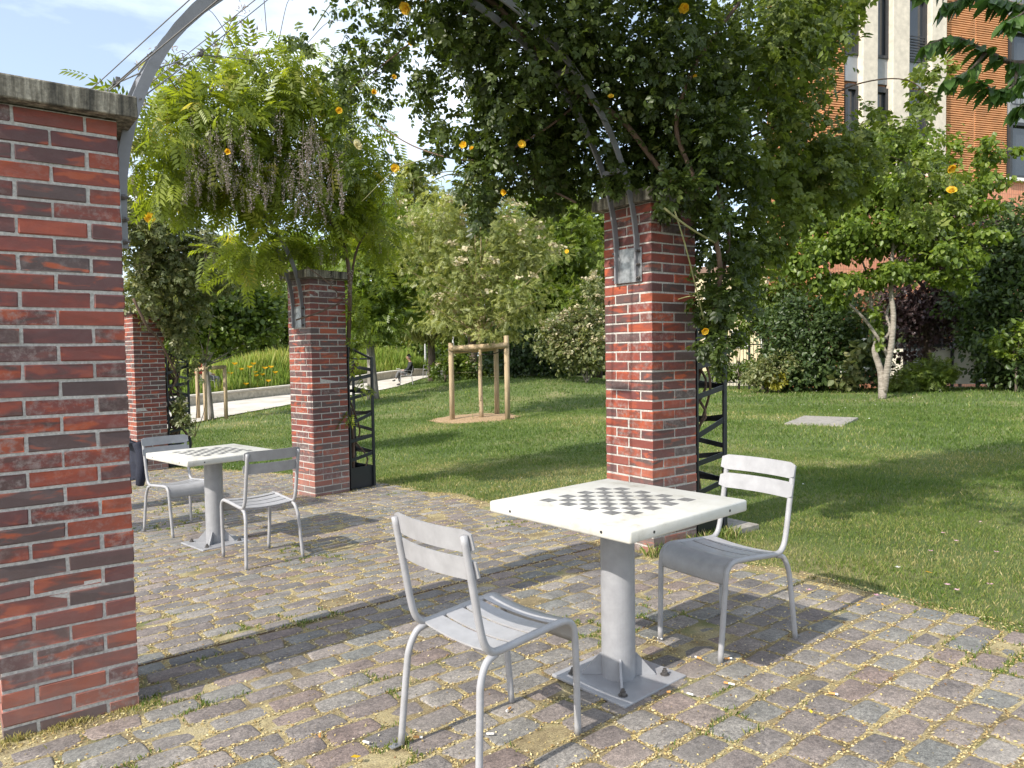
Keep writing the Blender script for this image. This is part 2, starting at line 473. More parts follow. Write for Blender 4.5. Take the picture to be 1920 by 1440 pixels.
M['purple_leaf'] = leaf_mat('purple_leaf', [(0, (0.036, 0.022, 0.023)), (0.5, (0.072, 0.046, 0.047)), (1, (0.156, 0.111, 0.104))], 0.25, (1.2, 0.9, 0.9))
M['yellow_leaf'] = leaf_mat('yellow_leaf', [(0, (0.16, 0.16, 0.02)), (1, (0.36, 0.33, 0.04))], 0.4)
M['cherry_leaf'] = leaf_mat('cherry_leaf', [(0, (0.042, 0.092, 0.025)), (0.5, (0.07, 0.14, 0.034)), (1, (0.119, 0.21, 0.048))], 0.48)
M['cream_bloom'] = leaf_mat('cream_bloom', [(0, (0.40, 0.33, 0.20)), (0.5, (0.56, 0.49, 0.32)), (1, (0.70, 0.65, 0.48))], 0.3, (1, 1, 0.9), 0.8)
M['yellow_petal'] = leaf_mat('yellow_petal', [(0, (0.72, 0.36, 0.01)), (0.5, (0.80, 0.52, 0.02)), (1, (0.85, 0.62, 0.05))], 0.35, (1, 1, 1), 0.6)
M['pale_petal'] = leaf_mat('pale_petal', [(0, (0.75, 0.66, 0.34)), (1, (0.85, 0.80, 0.55))], 0.35, (1, 1, 1), 0.6)
M['pink_petal'] = leaf_mat('pink_petal', [(0, (0.55, 0.28, 0.36)), (1, (0.72, 0.50, 0.55))], 0.3, (1, 1, 1), 0.7)
M['white_petal'] = leaf_mat('white_petal', [(0, (0.70, 0.69, 0.64)), (1, (0.82, 0.81, 0.78))], 0.25, (1, 1, 1), 0.7)
M['grass'] = leaf_mat('grass_blade', [(0, (0.062, 0.112, 0.018)), (0.35, (0.100, 0.168, 0.028)), (0.62, (0.160, 0.222, 0.046)), (0.8, (0.30, 0.295, 0.105)), (1, (0.50, 0.42, 0.22))], 0.40, (1.2, 1.2, 0.65), 0.5)
M['reed'] = leaf_mat('reed_blade', [(0, (0.119, 0.206, 0.031)), (0.5, (0.231, 0.325, 0.056)), (0.8, (0.4, 0.4, 0.112)), (1, (0.55, 0.45, 0.213))], 0.45, (1.2, 1.2, 0.6), 0.6)
M['litter'] = leaf_mat('dry_litter', [(0, (0.17, 0.09, 0.045)), (0.20, (0.33, 0.21, 0.09)), (0.45, (0.48, 0.375, 0.155)), (0.75, (0.60, 0.50, 0.24)), (1, (0.70, 0.62, 0.42))], 0.25, (1, 1, 0.9), 0.9)

# ------------------------------------------------------------------ mesh helpers
def link(name, me, mats, parent=None, loc=None, smooth=False):
    for m in (mats if isinstance(mats, (list, tuple)) else [mats]):
        me.materials.append(m)
    o = bpy.data.objects.new(name, me)
    COL.objects.link(o)
    if parent is not None:
        o.parent = parent
    if loc is not None:
        o.location = loc
    if smooth:
        me.polygons.foreach_set('use_smooth', np.ones(len(me.polygons), bool))
    return o

def fast_mesh(name, V, F, rnd=None, mi=None):
    """V (n,3); F (m,k) faces of one size; rnd: one value per face"""
    V = np.ascontiguousarray(V, np.float32); F = np.ascontiguousarray(F, np.int32)
    me = bpy.data.meshes.new(name)
    nf, k = F.shape
    me.vertices.add(len(V)); me.vertices.foreach_set('co', V.ravel())
    me.loops.add(nf * k); me.loops.foreach_set('vertex_index', F.ravel())
    me.polygons.add(nf); me.polygons.foreach_set('loop_start', np.arange(0, nf * k, k, dtype=np.int32))
    if mi is not None:
        me.polygons.foreach_set('material_index', np.asarray(mi, np.int32))
    if rnd is not None:
        a = me.attributes.new('rnd', 'FLOAT', 'FACE')
        a.data.foreach_set('value', np.ascontiguousarray(rnd, np.float32))
    me.update(calc_edges=True)
    return me

def scatter(tV, tF, Mx, T, rnd):
    """copies of a template: Mx (n,3,3), T (n,3), rnd (n,)"""
    n = len(T); nv = len(tV)
    V = np.einsum('nij,vj->nvi', Mx, tV) + T[:, None, :]
    F = tF[None] + (np.arange(n) * nv)[:, None, None]
    return V.reshape(-1, 3), F.reshape(-1, tF.shape[1]), np.repeat(rnd, len(tF))

def frames(d, nrm, size):
    y = d / np.maximum(np.linalg.norm(d, axis=1, keepdims=True), 1e-9)
    x = np.cross(y, nrm); x /= np.maximum(np.linalg.norm(x, axis=1, keepdims=True), 1e-9)
    z = np.cross(x, y)
    return np.stack([x, y, z], axis=2) * np.asarray(size)[:, None, None]

class MB:
    """collects shapes into one mesh"""
    def __init__(s):
        s.v = []; s.f = []; s.m = []; s.r = []
    def add(s, V, F, mi=0, rnd=0.5):
        o = len(s.v)
        s.v += [tuple(map(float, p)) for p in V]
        for f in F:
            s.f.append([int(i) + o for i in f]); s.m.append(mi); s.r.append(rnd)
    def box(s, c, size, mi=0, b=0.0, rot=0.0, rnd=0.5):
        V, F = cbox(*size, b)
        V = np.array(V)
        if rot:
            cr, sr = math.cos(rot), math.sin(rot)
            V = np.c_[V[:, 0] * cr - V[:, 1] * sr, V[:, 0] * sr + V[:, 1] * cr, V[:, 2]]
        s.add(V + np.array(c), F, mi, rnd)
    def tube(s, pts, rad, seg=8, mi=0, rnd=0.5, caps=True, flat=1.0):
        V, F = tube(pts, rad, seg, caps, flat)
        s.add(V, F, mi, rnd)
    def build(s, name, mats, parent=None, loc=None, smooth=False, attrs=False):
        me = bpy.data.meshes.new(name)
        me.from_pydata(s.v, [], s.f)
        me.polygons.foreach_set('material_index', np.array(s.m, np.int32))
        if attrs:
            a = me.attributes.new('rnd', 'FLOAT', 'FACE')
            a.data.foreach_set('value', np.array(s.r, np.float32))
        me.update()
        return link(name, me, mats, parent, loc, smooth)

_cb = {}
def cbox(sx, sy, sz, b=0.0):
    """box with chamfered edges, centred"""
    key = (round(sx, 5), round(sy, 5), round(sz, 5), round(b, 5))
    if key in _cb:
        return _cb[key]
    bm = bmesh.new()
    bmesh.ops.create_cube(bm, size=1)
    for v in bm.verts:
        v.co = (v.co.x * sx, v.co.y * sy, v.co.z * sz)
    if b > 0:
        bmesh.ops.bevel(bm, geom=list(bm.edges), offset=b, segments=2, affect='EDGES', profile=0.5)
    bm.verts.index_update()
    r = ([tuple(v.co) for v in bm.verts], [[v.index for v in f.verts] for f in bm.faces])
    bm.free()
    _cb[key] = r
    return r

def smooth_path(pts, n=6):
    """Catmull-Rom through pts"""
    P = np.array(pts, float)
    if len(P) < 3:
        return P
    Q = np.vstack([2 * P[0] - P[1], P, 2 * P[-1] - P[-2]])
    out = []
    for i in range(1, len(Q) - 2):
        p0, p1, p2, p3 = Q[i - 1], Q[i], Q[i + 1], Q[i + 2]
        for t in np.linspace(0, 1, n, endpoint=False):
            out.append(0.5 * ((2 * p1) + (-p0 + p2) * t + (2 * p0 - 5 * p1 + 4 * p2 - p3) * t * t + (-p0 + 3 * p1 - 3 * p2 + p3) * t ** 3))
    out.append(P[-1])
    return np.array(out)

def tube(pts, rad, seg=8, caps=True, flat=1.0):
    P = np.array(pts, float); n = len(P)
    rad = np.full(n, rad) if np.isscalar(rad) else np.interp(np.linspace(0, 1, n), np.linspace(0, 1, len(rad)), rad)
    T = np.gradient(P, axis=0); T /= np.maximum(np.linalg.norm(T, axis=1, keepdims=True), 1e-9)
    ref = np.array([0, 0, 1.0]) if abs(T[0][2]) < 0.9 else np.array([1.0, 0, 0])
    N = np.cross(T[0], ref); N /= np.linalg.norm(N)
    V = []
    for i in range(n):
        N = N - T[i] * (N @ T[i]); N /= max(np.linalg.norm(N), 1e-9)
        B = np.cross(T[i], N)
        for k in range(seg):
            a = 2 * PI * k / seg
            V.append(P[i] + rad[i] * (math.cos(a) * N + math.sin(a) * B * flat))
    F = []
    for i in range(n - 1):
        for k in range(seg):
            k2 = (k + 1) % seg
            F.append([i * seg + k, i * seg + k2, (i + 1) * seg + k2, (i + 1) * seg + k])
    if caps:
        F.append(list(range(seg))[::-1]); F.append([(n - 1) * seg + k for k in range(seg)])
    return V, F

def rect_bar(pts, up, w, h):
    """bar of rectangular section along pts; up: (n,3) or (3,) direction of h"""
    P = np.array(pts, float); n = len(P)
    T = np.gradient(P, axis=0); T /= np.linalg.norm(T, axis=1, keepdims=True)
    up = np.broadcast_to(np.array(up, float), (n, 3))
    S = np.cross(T, up); S /= np.linalg.norm(S, axis=1, keepdims=True)
    Uq = np.cross(S, T)
    V = []
    for i in range(n):
        for a, b in ((-1, -1), (1, -1), (1, 1), (-1, 1)):
            V.append(P[i] + S[i] * a * w / 2 + Uq[i] * b * h / 2)
    F = []
    for i in range(n - 1):
        for k in range(4):
            k2 = (k + 1) % 4
            F.append([i * 4 + k, i * 4 + k2, (i + 1) * 4 + k2, (i + 1) * 4 + k])
    F.append([3, 2, 1, 0]); F.append([(n - 1) * 4 + k for k in range(4)])
    return V, F

def tag(o, label, cat, group=None, kind=None):
    if label: o['label'] = label
    if cat: o['category'] = cat
    if group: o['group'] = group
    if kind: o['kind'] = kind
    return o

def empty(name, label, cat, loc=(0, 0, 0), rz=0.0, group=None):
    o = bpy.data.objects.new(name, None)
    COL.objects.link(o)
    o.location = tuple(float(c) for c in loc)
    o.rotation_euler = (0, 0, rz)
    o.empty_display_size = 0.2
    return tag(o, label, cat, group)

def copy_tree(o, parent=None):
    c = o.copy(); COL.objects.link(c)
    if parent is not None:
        c.parent = parent
    for ch in list(o.children):
        copy_tree(ch, c)
    return c

def vnoise(x, y, s, seed=0):
    """smooth value noise, 0..1"""
    r = np.random.default_rng(seed).random((64, 64))
    X = np.asarray(x) / s + 1000; Y = np.asarray(y) / s + 1000
    i = np.floor(X).astype(int); j = np.floor(Y).astype(int)
    fx = X - i; fy = Y - j
    fx = fx * fx * (3 - 2 * fx); fy = fy * fy * (3 - 2 * fy)
    g = lambda a, b: r[a % 64, b % 64]
    return (g(i, j) * (1 - fx) + g(i + 1, j) * fx) * (1 - fy) + (g(i, j + 1) * (1 - fx) + g(i + 1, j + 1) * fx) * fy

# ------------------------------------------------------------------ pergola layout
BR, BC = 0.2205, 0.0667          # brick length, course height
PW = 0.451                       # pillar side
NC = 36
PA = dict(fr=(0.342, 3.2485), rot=0.06, top=0.924 + CAM_Z)
PB = dict(nc=(3.5238, 3.5819), rot=0.05, top=0.9922 + CAM_Z)
PC = dict(nc=(2.5932, 7.7726), rot=0.2385, top=0.8368 + CAM_Z)
PD = dict(nc=(1.3749, 12.1086), rot=0.267, top=0.6624 + CAM_Z)
def loc2(nc, rot, a, b):
    return np.array([nc[0] + math.cos(rot) * a - math.sin(rot) * b, nc[1] + math.sin(rot) * a + math.cos(rot) * b])
PA['nc'] = tuple(loc2(PA['fr'], PA['rot'], -PW, 0))
SPAN = 3.19
PA2 = dict(nc=tuple(loc2(PC['nc'], PC['rot'], -SPAN - PW, 0)), rot=PC['rot'], top=PC['top'])
for P in (PA, PB, PC, PD, PA2):
    P['c'] = loc2(P['nc'], P['rot'], PW / 2, PW / 2)
    P['base'] = P['top'] - NC * BC
    P['g'] = G(*P['c'])

def xedge(y):
    """right-hand edge of the paving"""
    y = np.asarray(y, float)
    e = np.where(y < 5.5, 3.80, 3.80 - 0.042 * (y - 5.5) ** 2 * (1 + 0.0 * y))
    return np.where(y < 0.5, 3.66 - 0.05 * (0.5 - y), e)

# ------------------------------------------------------------------ ground, paving
def build_ground():
    # one sheet: fine near, coarse to the horizon
    a = np.concatenate([-np.geomspace(400, 12, 26), np.arange(-11, 44, 0.8), np.geomspace(45, 400, 24)])
    b = np.concatenate([-np.geomspace(400, 12, 26), np.arange(-11, 60, 0.8), np.geomspace(61, 400, 20)])
    X, Y = np.meshgrid(a, b, indexing='ij')
    Z = G(X, Y)
    onp = (X < xedge(Y) - 1.6) & (X > -5) & (Y > -4) & (Y < 15.5)
    Z = np.where(onp, Z - 0.05, Z)
    V = np.c_[X.ravel(), Y.ravel(), Z.ravel()]
    n, m = X.shape
    idx = np.arange(n * m).reshape(n, m)
    F = np.stack([idx[:-1, :-1], idx[1:, :-1], idx[1:, 1:], idx[:-1, 1:]], -1).reshape(-1, 4)
    o = link('lawn', fast_mesh('lawn', V, F), M['lawn'], smooth=True)
    o['kind'] = 'structure'
build_ground()

PILL = [PA, PB, PC, PD, PA2]
def in_pillar(x, y, pad=0.02):
    m = np.zeros(np.shape(x), bool)
    for P in PILL:
        dx = x - P['c'][0]; dy = y - P['c'][1]
        cr, sr = math.cos(P['rot']), math.sin(P['rot'])
        lx = dx * cr + dy * sr; ly = -dx * sr + dy * cr
        m |= (np.abs(lx) < PW / 2 + pad) & (np.abs(ly) < PW / 2 + pad)
    return m

JR = 0.095                                      # paving rows run along this azimuth, like the steel edging
JP = np.array([0.342, 3.70]); JD = np.array([math.cos(JR), math.sin(JR)]); JN = np.array([-JD[1], JD[0]])

STONES = []
def build_paving():
    # bed
    ys = np.arange(-4, 15.6, 0.25)
    V = []; F = []
    ncol = 34
    for y in ys:
        xe = float(xedge(y)) + 0.06 * math.sin(y * 3.1) + 0.05 * math.sin(y * 7.7)
        for t in np.linspace(0, 1, ncol):
            V.append((-5 + t * (xe + 5), y, 0))
    V = np.array(V); V[:, 2] = G(V[:, 0], V[:, 1]) + 0.009
    nr = len(ys)
    idx = np.arange(nr * ncol).reshape(nr, ncol)
    F = np.stack([idx[:-1, :-1], idx[:-1, 1:], idx[1:, 1:], idx[1:, :-1]], -1).reshape(-1, 4)
    o = link('paving_bed', fast_mesh('paving_bed', V, F), M['joint'], smooth=True)
    o['kind'] = 'structure'
    # stones in courses
    r = np.random.default_rng(5)
    NS = 14
    allV = []; allF = []; allR = []; off = 0
    ang = np.arange(NS) / NS * 2 * PI + PI / NS
    rowh = 0.132
    for k in range(-60, 100):
        t0 = k * rowh + (0.006 if k >= 0 else -0.002)
        s = -7 + r.random() * 0.2
        while s < 7:
            near_B = 0
            L = r.uniform(0.155, 0.225)
            if s > 1.7 and k < 0: L = r.uniform(0.150, 0.195)
            h = rowh - r.uniform(0.010, 0.021)
            c = JP + JD * (s + L / 2) + JN * (t0 + rowh / 2 + r.normal(0, 0.004))
            s += L + r.uniform(0.007, 0.019)
            x, y = c
            if y > 15.3 or y < -3.5 or x < -4.8: continue
            edge = xedge(y) - x
            if edge < 0.02 + 0.12 * r.random() * (1 + math.sin(y * 2.3)): continue
            if in_pillar(np.array(x), np.array(y), 0.05): continue
            # rounded uneven rectangle
            e = r.uniform(0.17, 0.32)
            ca, sa = np.cos(ang), np.sin(ang)
            px = np.sign(ca) * np.abs(ca) ** e * L / 2
            py = np.sign(sa) * np.abs(sa) ** e * h / 2
            py *= 1 + r.normal(0, 0.045) + (px / L) * r.normal(0, 0.14)
            px *= 1 + (py / h) * r.normal(0, 0.12)
            px += r.normal(0, 0.0022, NS); py += r.normal(0, 0.0022, NS)
            rot = JR + r.normal(0, 0.025)
            rx = px * math.cos(rot) - py * math.sin(rot); ry = px * math.sin(rot) + py * math.cos(rot)
            z0 = G(x, y) + 0.0095 + r.normal(0, 0.0018)
            gx, gy = r.normal(0, 0.008, 2) + np.array([GB, GC])
            def ring(f, dz):
                return np.c_[x + rx * f, y + ry * f, z0 + dz + gx * rx * f + gy * ry * f]
            rings = [ring(1.0, -0.030), ring(1.0, -0.0045), ring(0.965, 0.0005), ring(0.89, 0.0022), ring(0.45, 0.0030)]
            allV.append(np.vstack(rings + [np.array([[x, y, z0 + 0.0033]])]))
            allF.append((off, 0)); allR.append(r.random())
            STONES.append((x, y, L, h, rot, z0))
            off += NS * 5 + 1
    V = np.vstack(allV)
    fq = []
    for a in range(4):
        for i in range(NS):
            j = (i + 1) % NS
            fq.append([a * NS + i, a * NS + j, (a + 1) * NS + j, (a + 1) * NS + i])
    for i in range(0, NS, 2):                                     # cap as quads
        fq.append([4 * NS + i, 4 * NS + (i + 1) % NS, 4 * NS + (i + 2) % NS, 5 * NS])
    fq = np.array(fq)
    n = len(allV)
    F = (fq[None] + (np.arange(n) * (NS * 5 + 1))[:, None, None]).reshape(-1, 4)
    o = link('cobble_paving', fast_mesh('cobble_paving', V, F, np.repeat(np.array(allR), len(fq))), M['stone'], smooth=True)
    o['kind'] = 'structure'
build_paving()

def build_edging():
    # thin steel strip across the paving, its face standing a little above the nearer stones
    mb = MB()
    a = JP + JD * 0.0; b = JP + JD * 3.25
    n = 20
    P = [np.array([*(a + (b - a) * t), 0.0]) for t in np.linspace(0, 1, n)]
    for p in P: p[2] = G(p[0], p[1]) - 0.010
    V, F = rect_bar(P, (0, 0, 1), 0.006, 0.05)
    mb.add(V, F)
    o = mb.build('steel_edging', M['vine'])
    tag(o, 'thin rusty steel edging strip running across the cobbles between two brick pillars', 'edging')
build_edging()

# ------------------------------------------------------------------ litter, grass in joints
def joints_scatter():
    r = np.random.default_rng(21)
    S = np.array([s[:6] for s in STONES])
    n = 560000
    D_ = 1.2 + 11.5 * r.random(n) ** 1.35; a_ = math.atan2(F_[1], F_[0]) + r.uniform(-.72, .75, n)
    x, y = D_ * np.cos(a_), D_ * np.sin(a_)
    # density falls with distance (they get too small to see)
    keep = (x < xedge(y) + 0.05) & ~in_pillar(x, y, 0.0)
    x, y = x[keep], y[keep]
    # which points lie on a stone: grid lookup
    cell = 0.25
    from collections import defaultdict
    gd = defaultdict(list)
    for i, (sx, sy, L, h, rot, z0) in enumerate(S):
        gd[(int(sx // cell), int(sy // cell))].append(i)
    on = np.zeros(len(x), bool); zz = np.zeros(len(x)); dist = np.full(len(x), 9.0)
    ci = (x // cell).astype(int); cj = (y // cell).astype(int)
    order = np.lexsort((cj, ci))
    keys = ci.astype(np.int64) * 100000 + cj
    uk, inv = np.unique(keys, return_inverse=True)
    for q, key in enumerate(uk):
        a = int(round((key - 0) // 100000)); b = int(key - a * 100000)
        if b > 50000: b -= 100000; a += 1
        cand = [i for da in (-1, 0, 1) for db in (-1, 0, 1) for i in gd.get((a + da, b + db), ())]
        sel = np.where(inv == q)[0] if False else None
        if not cand: continue
        JOBS.append((q, cand))
    srt = np.argsort(inv, kind='stable'); bounds = np.searchsorted(inv[srt], np.arange(len(uk) + 1))
    for q, cand in JOBS:
        sel = srt[bounds[q]:bounds[q + 1]]
        C = S[cand]
        dx = x[sel][:, None] - C[None, :, 0]; dy = y[sel][:, None] - C[None, :, 1]
        cr, sr = np.cos(C[:, 4]), np.sin(C[:, 4])
        lx = np.abs(dx * cr + dy * sr) / (C[:, 2] / 2); ly = np.abs(-dx * sr + dy * cr) / (C[:, 3] / 2)
        f = (lx ** 5 + ly ** 5) ** 0.2
        k = f.argmin(1)
        on[sel] = f.min(1) < 0.97
        dist[sel] = f.min(1)
        zz[sel] = C[k, 5]
    return x, y, on, zz, dist
JOBS = []
jx, jy, jon, jz, jd = joints_scatter()

def build_litter():
    r = np.random.default_rng(22)
    patch = vnoise(jx, jy, 0.8, 3) * 0.6 + vnoise(jx, jy, 0.25, 4) * 0.4
    edgep = np.exp(-(xedge(jy) - jx) / 0.7)
    p = np.where(jon, 0.010 + 0.07 * edgep + 0.05 * np.clip(patch - .55, 0, 1), np.clip(0.38 + 2.2 * (patch - 0.28), 0.12, 1))
    k = r.random(len(jx)) < p
    x, y, on, z = jx[k], jy[k], jon[k], jz[k]
    n = len(x)
    g = G(x, y)
    zz = np.where(on, z + 0.0060, g + 0.011 + r.random(n) * 0.004)
    size = r.uniform(0.0024, 0.0062, n) * (1 + 0.09 * np.hypot(x, y))
    d = np.c_[r.normal(size=(n, 2)), r.normal(0, 0.25, n)]
    nr = np.c_[r.normal(0, 0.45, (n, 2)), np.ones(n)]
    tV = np.array([(0, -1, 0), (0.55, -0.1, 0.15), (0, 1, 0.1), (-0.55, 0.1, 0.15)], float)
    tF = np.array([[0, 1, 2, 3]])
    V, F, rr = scatter(tV, tF, frames(d, nr, size), np.c_[x, y, zz], np.clip(r.beta(1.9, 1.5, n) - 0.25 * (r.random(n) < 0.12), 0, 1))
    o = link('dry_litter', fast_mesh('dry_litter', V, F, rr), M['litter'])
    tag(o, 'golden dry flower litter and seed husks lying in the cobble joints', 'litter', kind='stuff')
    # small grass and moss in the joints
    gpatch = vnoise(jx, jy, 0.55, 9) * 0.65 + vnoise(jx, jy, 0.17, 8) * 0.35
    k = (~jon) & (r.random(len(jx)) < np.clip((gpatch - 0.64) * 3.0, 0, 0.6))
    x, y = jx[k], jy[k]
    n = len(x); rep = 3
    x = np.repeat(x, rep) + r.normal(0, 0.007, n * rep); y = np.repeat(y, rep) + r.normal(0, 0.007, n * rep); n *= rep
    h = r.uniform(0.008, 0.024, n)
    V, F, rr = blades(x, y, G(x, y) + 0.009, h, 0.0018 * (1 + 0.08 * np.hypot(x, y)), r, np.clip(r.normal(0.52, 0.20, n), 0, 1))
    o = link('joint_grass', fast_mesh('joint_grass', V, F, rr), M['grass'])
    tag(o, 'short green grass and moss sprouting between the cobbles', 'grass', kind='stuff')

def blades(x, y, z, h, w, r, rnd, lean_max=.8):
    n = len(x)
    a = r.uniform(0, 2 * PI, n); lean = r.uniform(0.05, lean_max, n) * h; la = r.uniform(0, 2 * PI, n)
    w = np.broadcast_to(w, (n,))
    dx, dy = np.cos(a) * w, np.sin(a) * w
    lx, ly = np.cos(la) * lean, np.sin(la) * lean
    V = np.stack([np.c_[x - dx, y - dy, z - 0.004], np.c_[x + dx, y + dy, z - 0.004],
                  np.c_[x + dx * 0.6 + lx * 0.4, y + dy * 0.6 + ly * 0.4, z + h * 0.62], np.c_[x + lx, y + ly, z + h]], 1).reshape(-1, 3)
    F = (np.arange(n) * 4)[:, None] + np.array([[0, 1, 2, 3]])
    return V, F, rnd
build_litter()

def path_mask(x, y):
    return np.zeros(np.shape(x), bool)

# path: between the lawn's far-left edge and the planting bed's low wall
PNEAR = [W(250, 815, 17.5), W(330, 800, 19.0), W(430, 782, 21.5), W(545, 762, 26), W(640, 745, 29), W(745, 733, 32.3), W(800, 719, 36), W(860, 704, 42)]
PFAR = [W(250, 790, 24), W(300, 775, 26), W(345, 764, 28), W(540, 737, 31.5), W(640, 722, 34), W(720, 712, 36), W(800, 703, 38.5), W(850, 697, 43)]
PNEAR = np.array(PNEAR); PFAR = np.array(PFAR)

def on_path(x, y):
    """inside the path strip (polygon test)"""
    poly = np.vstack([PNEAR[:, :2], PFAR[::-1, :2]])
    ins = np.zeros(np.shape(x), bool)
    j = len(poly) - 1
    for i in range(len(poly)):
        xi, yi = poly[i]; xj, yj = poly[j]
        c = ((yi > y) != (yj > y)) & (x < (xj - xi) * (y - yi) / (yj - yi + 1e-12) + xi)
        ins ^= c
        j = i
    return ins

def build_grass():
    r = np.random.default_rng(31)
    V = []; F = []; RR = []; off = 0
    hd = math.atan2(F_[1], F_[0])
    for (d0, d1, n, h0, h1, w) in ((3.6, 7, 230000, .010, .030, .0015), (7, 11, 210000, .014, .036, .0026), (11, 18, 150000, .022, .055, .0055), (18, 36, 130000, .03, .075, .011)):
        D = np.sqrt(r.uniform(d0 ** 2, d1 ** 2, n)); a = hd + r.uniform(-0.80, 0.72, n)
        x, y = D * np.cos(a), D * np.sin(a)
        ex = xedge(y) + 0.10 * (vnoise(x, y, 0.35, 5) - 0.5) * 2
        frac = vnoise(x, y, 0.12, 6)
        k = ((x > ex) | (y > 15.6) | (x < -5)) & ~in_pillar(x, y) & ~on_path(x, y) & ((x > ex + 0.10) | (frac > 0.30) | (y > 15.6))
        bare = ((x - SOILC[0]) / 1.0) ** 2 + ((y - SOILC[1]) / 0.95) ** 2 + 0.35 * (frac - 0.5)
        k &= bare > 1.0
        cov = (np.abs((x - COVC[0]) * COVX[0] + (y - COVC[1]) * COVX[1]) < COVS[0] / 2 - .05) & (np.abs((x - COVC[0]) * -COVX[1] + (y - COVC[1]) * COVX[0]) < COVS[1] / 2 - .06)
        k &= ~cov
        x, y = x[k], y[k]
        dry = 0.55 * vnoise(x, y, 2.3, 12) + 0.30 * vnoise(x, y, 0.8, 13) + 0.15 * vnoise(x, y, 0.25, 14)
        dry += 0.14 * np.exp(-((x - ex[k]) / 0.8)) * (y < 15)
        keep = r.random(len(x)) < np.clip(1.5 - 1.1 * dry, 0.35, 1)
        x, y, dry = x[keep], y[keep], dry[keep]
        n = len(x)
        tuft = vnoise(x, y, 0.35, 15)
        h = r.uniform(h0, h1, n) * (0.7 + 0.6 * tuft)
        rnd = np.clip(r.normal(0.30, 0.17, n) + np.clip(dry - 0.47, 0, 1) * 1.35 + 0.15 * (r.random(n) < 0.1), 0, 1)
        v, f, q = blades(x, y, G(x, y), h, w, r, rnd)
        V.append(v); F.append(f + off); RR.append(q); off += len(v)
    o = link('grass', fast_mesh('grass', np.vstack(V), np.vstack(F), np.concatenate(RR)), M['grass'])
    tag(o, 'short mown green lawn grass with dry yellow patches', 'grass', kind='stuff')
    # daisies
    n = 900
    D = np.sqrt(r.uniform(5 ** 2, 24 ** 2, n)); a = hd + r.uniform(-0.75, 0.7, n)
    x, y = D * np.cos(a), D * np.sin(a)
    k = (x > xedge(y) + 0.1) & ~on_path(x, y) & (vnoise(x, y, 1.6, 17) > 0.55) & (vnoise(x, y, 5, 18) > 0.4)
    x, y = x[k], y[k]; n = len(x)
    tV = np.array([(math.cos(t), math.sin(t), 0) for t in np.arange(6) * PI / 3]); tF = np.array([[0, 1, 2, 3], [0, 3, 4, 5]])
    d = np.c_[r.normal(size=(n, 2)), np.zeros(n)]; nr = np.c_[r.normal(0, .3, (n, 2)), np.ones(n)]
    V, F, rr = scatter(tV, tF, frames(d, nr, r.uniform(.006, .010, n) * (1 + .04 * np.hypot(x, y))), np.c_[x, y, G(x, y) + .04], r.random(n))
    o = link('lawn_daisies', fast_mesh('lawn_daisies', V, F, rr), M['white_petal'])
    tag(o, 'tiny white daisies sprinkled over the lawn', 'flowers', kind='stuff')

SOILC = (W(848, 785, 17)[:2] + W(952, 792, 16.6)[:2]) / 2 + np.array([0.15, 0.45])
_c = [W(1494, 783, 15.2), W(1590, 783, 15.0), W(1592, 803, 13.4), W(1492, 803, 13.4)]
COVC = np.mean([q[:2] for q in _c], axis=0)
_cx = (_c[1] - _c[0])[:2]; COVX = _cx / np.linalg.norm(_cx); COVS = (0.95, 1.35)
build_grass()

def build_path():
    n = 8
    rows = []
    for i in range(len(PNEAR) - 1):
        for t in np.linspace(0, 1, 6, endpoint=(i == len(PNEAR) - 2)):
            a = PNEAR[i] * (1 - t) + PNEAR[i + 1] * t; b = PFAR[i] * (1 - t) + PFAR[i + 1] * t
            rows.append([a + (b - a) * s for s in np.linspace(0, 1, n)])
    V = np.array(rows).reshape(-1, 3)
    V[:, 2] = G(V[:, 0], V[:, 1]) + 0.03
    nr = len(rows)
    idx = np.arange(nr * n).reshape(nr, n)
    F = np.stack([idx[:-1, :-1], idx[1:, :-1], idx[1:, 1:], idx[:-1, 1:]], -1).reshape(-1, 4)
    o = link('path', fast_mesh('path', V, F), M['path'], smooth=True)
    o['kind'] = 'structure'
    # low stone wall along the bed
    pts = smooth_path(PFAR, 6)
    mb = MB()
    P = pts.copy(); P[:, 2] = G(P[:, 0], P[:, 1]) + 0.13
    T = np.gradient(P, axis=0); T[:, 2] = 0; T /= np.linalg.norm(T, axis=1, keepdims=True)
    Nn = np.c_[-T[:, 1], T[:, 0], np.zeros(len(T))]
    V, F = rect_bar(P + Nn * 0.2, (0, 0, 1), 0.36, 0.40)
    mb.add(V, F)
    w = empty('low_wall', 'low curved pale stone wall along the planting bed beside the path', 'wall', (0, 0, 0))
    mb.build('wall_face', M['limestone'], w)
    mb = MB()
    P2 = P.copy(); P2[:, 2] += 0.232
    V, F = rect_bar(P2 + Nn * 0.19, (0, 0, 1), 0.42, 0.06)
    mb.add(V, F)
    mb.build('wall_coping', M['path'], w)
    return pts, Nn
BEDP, BEDN = build_path()

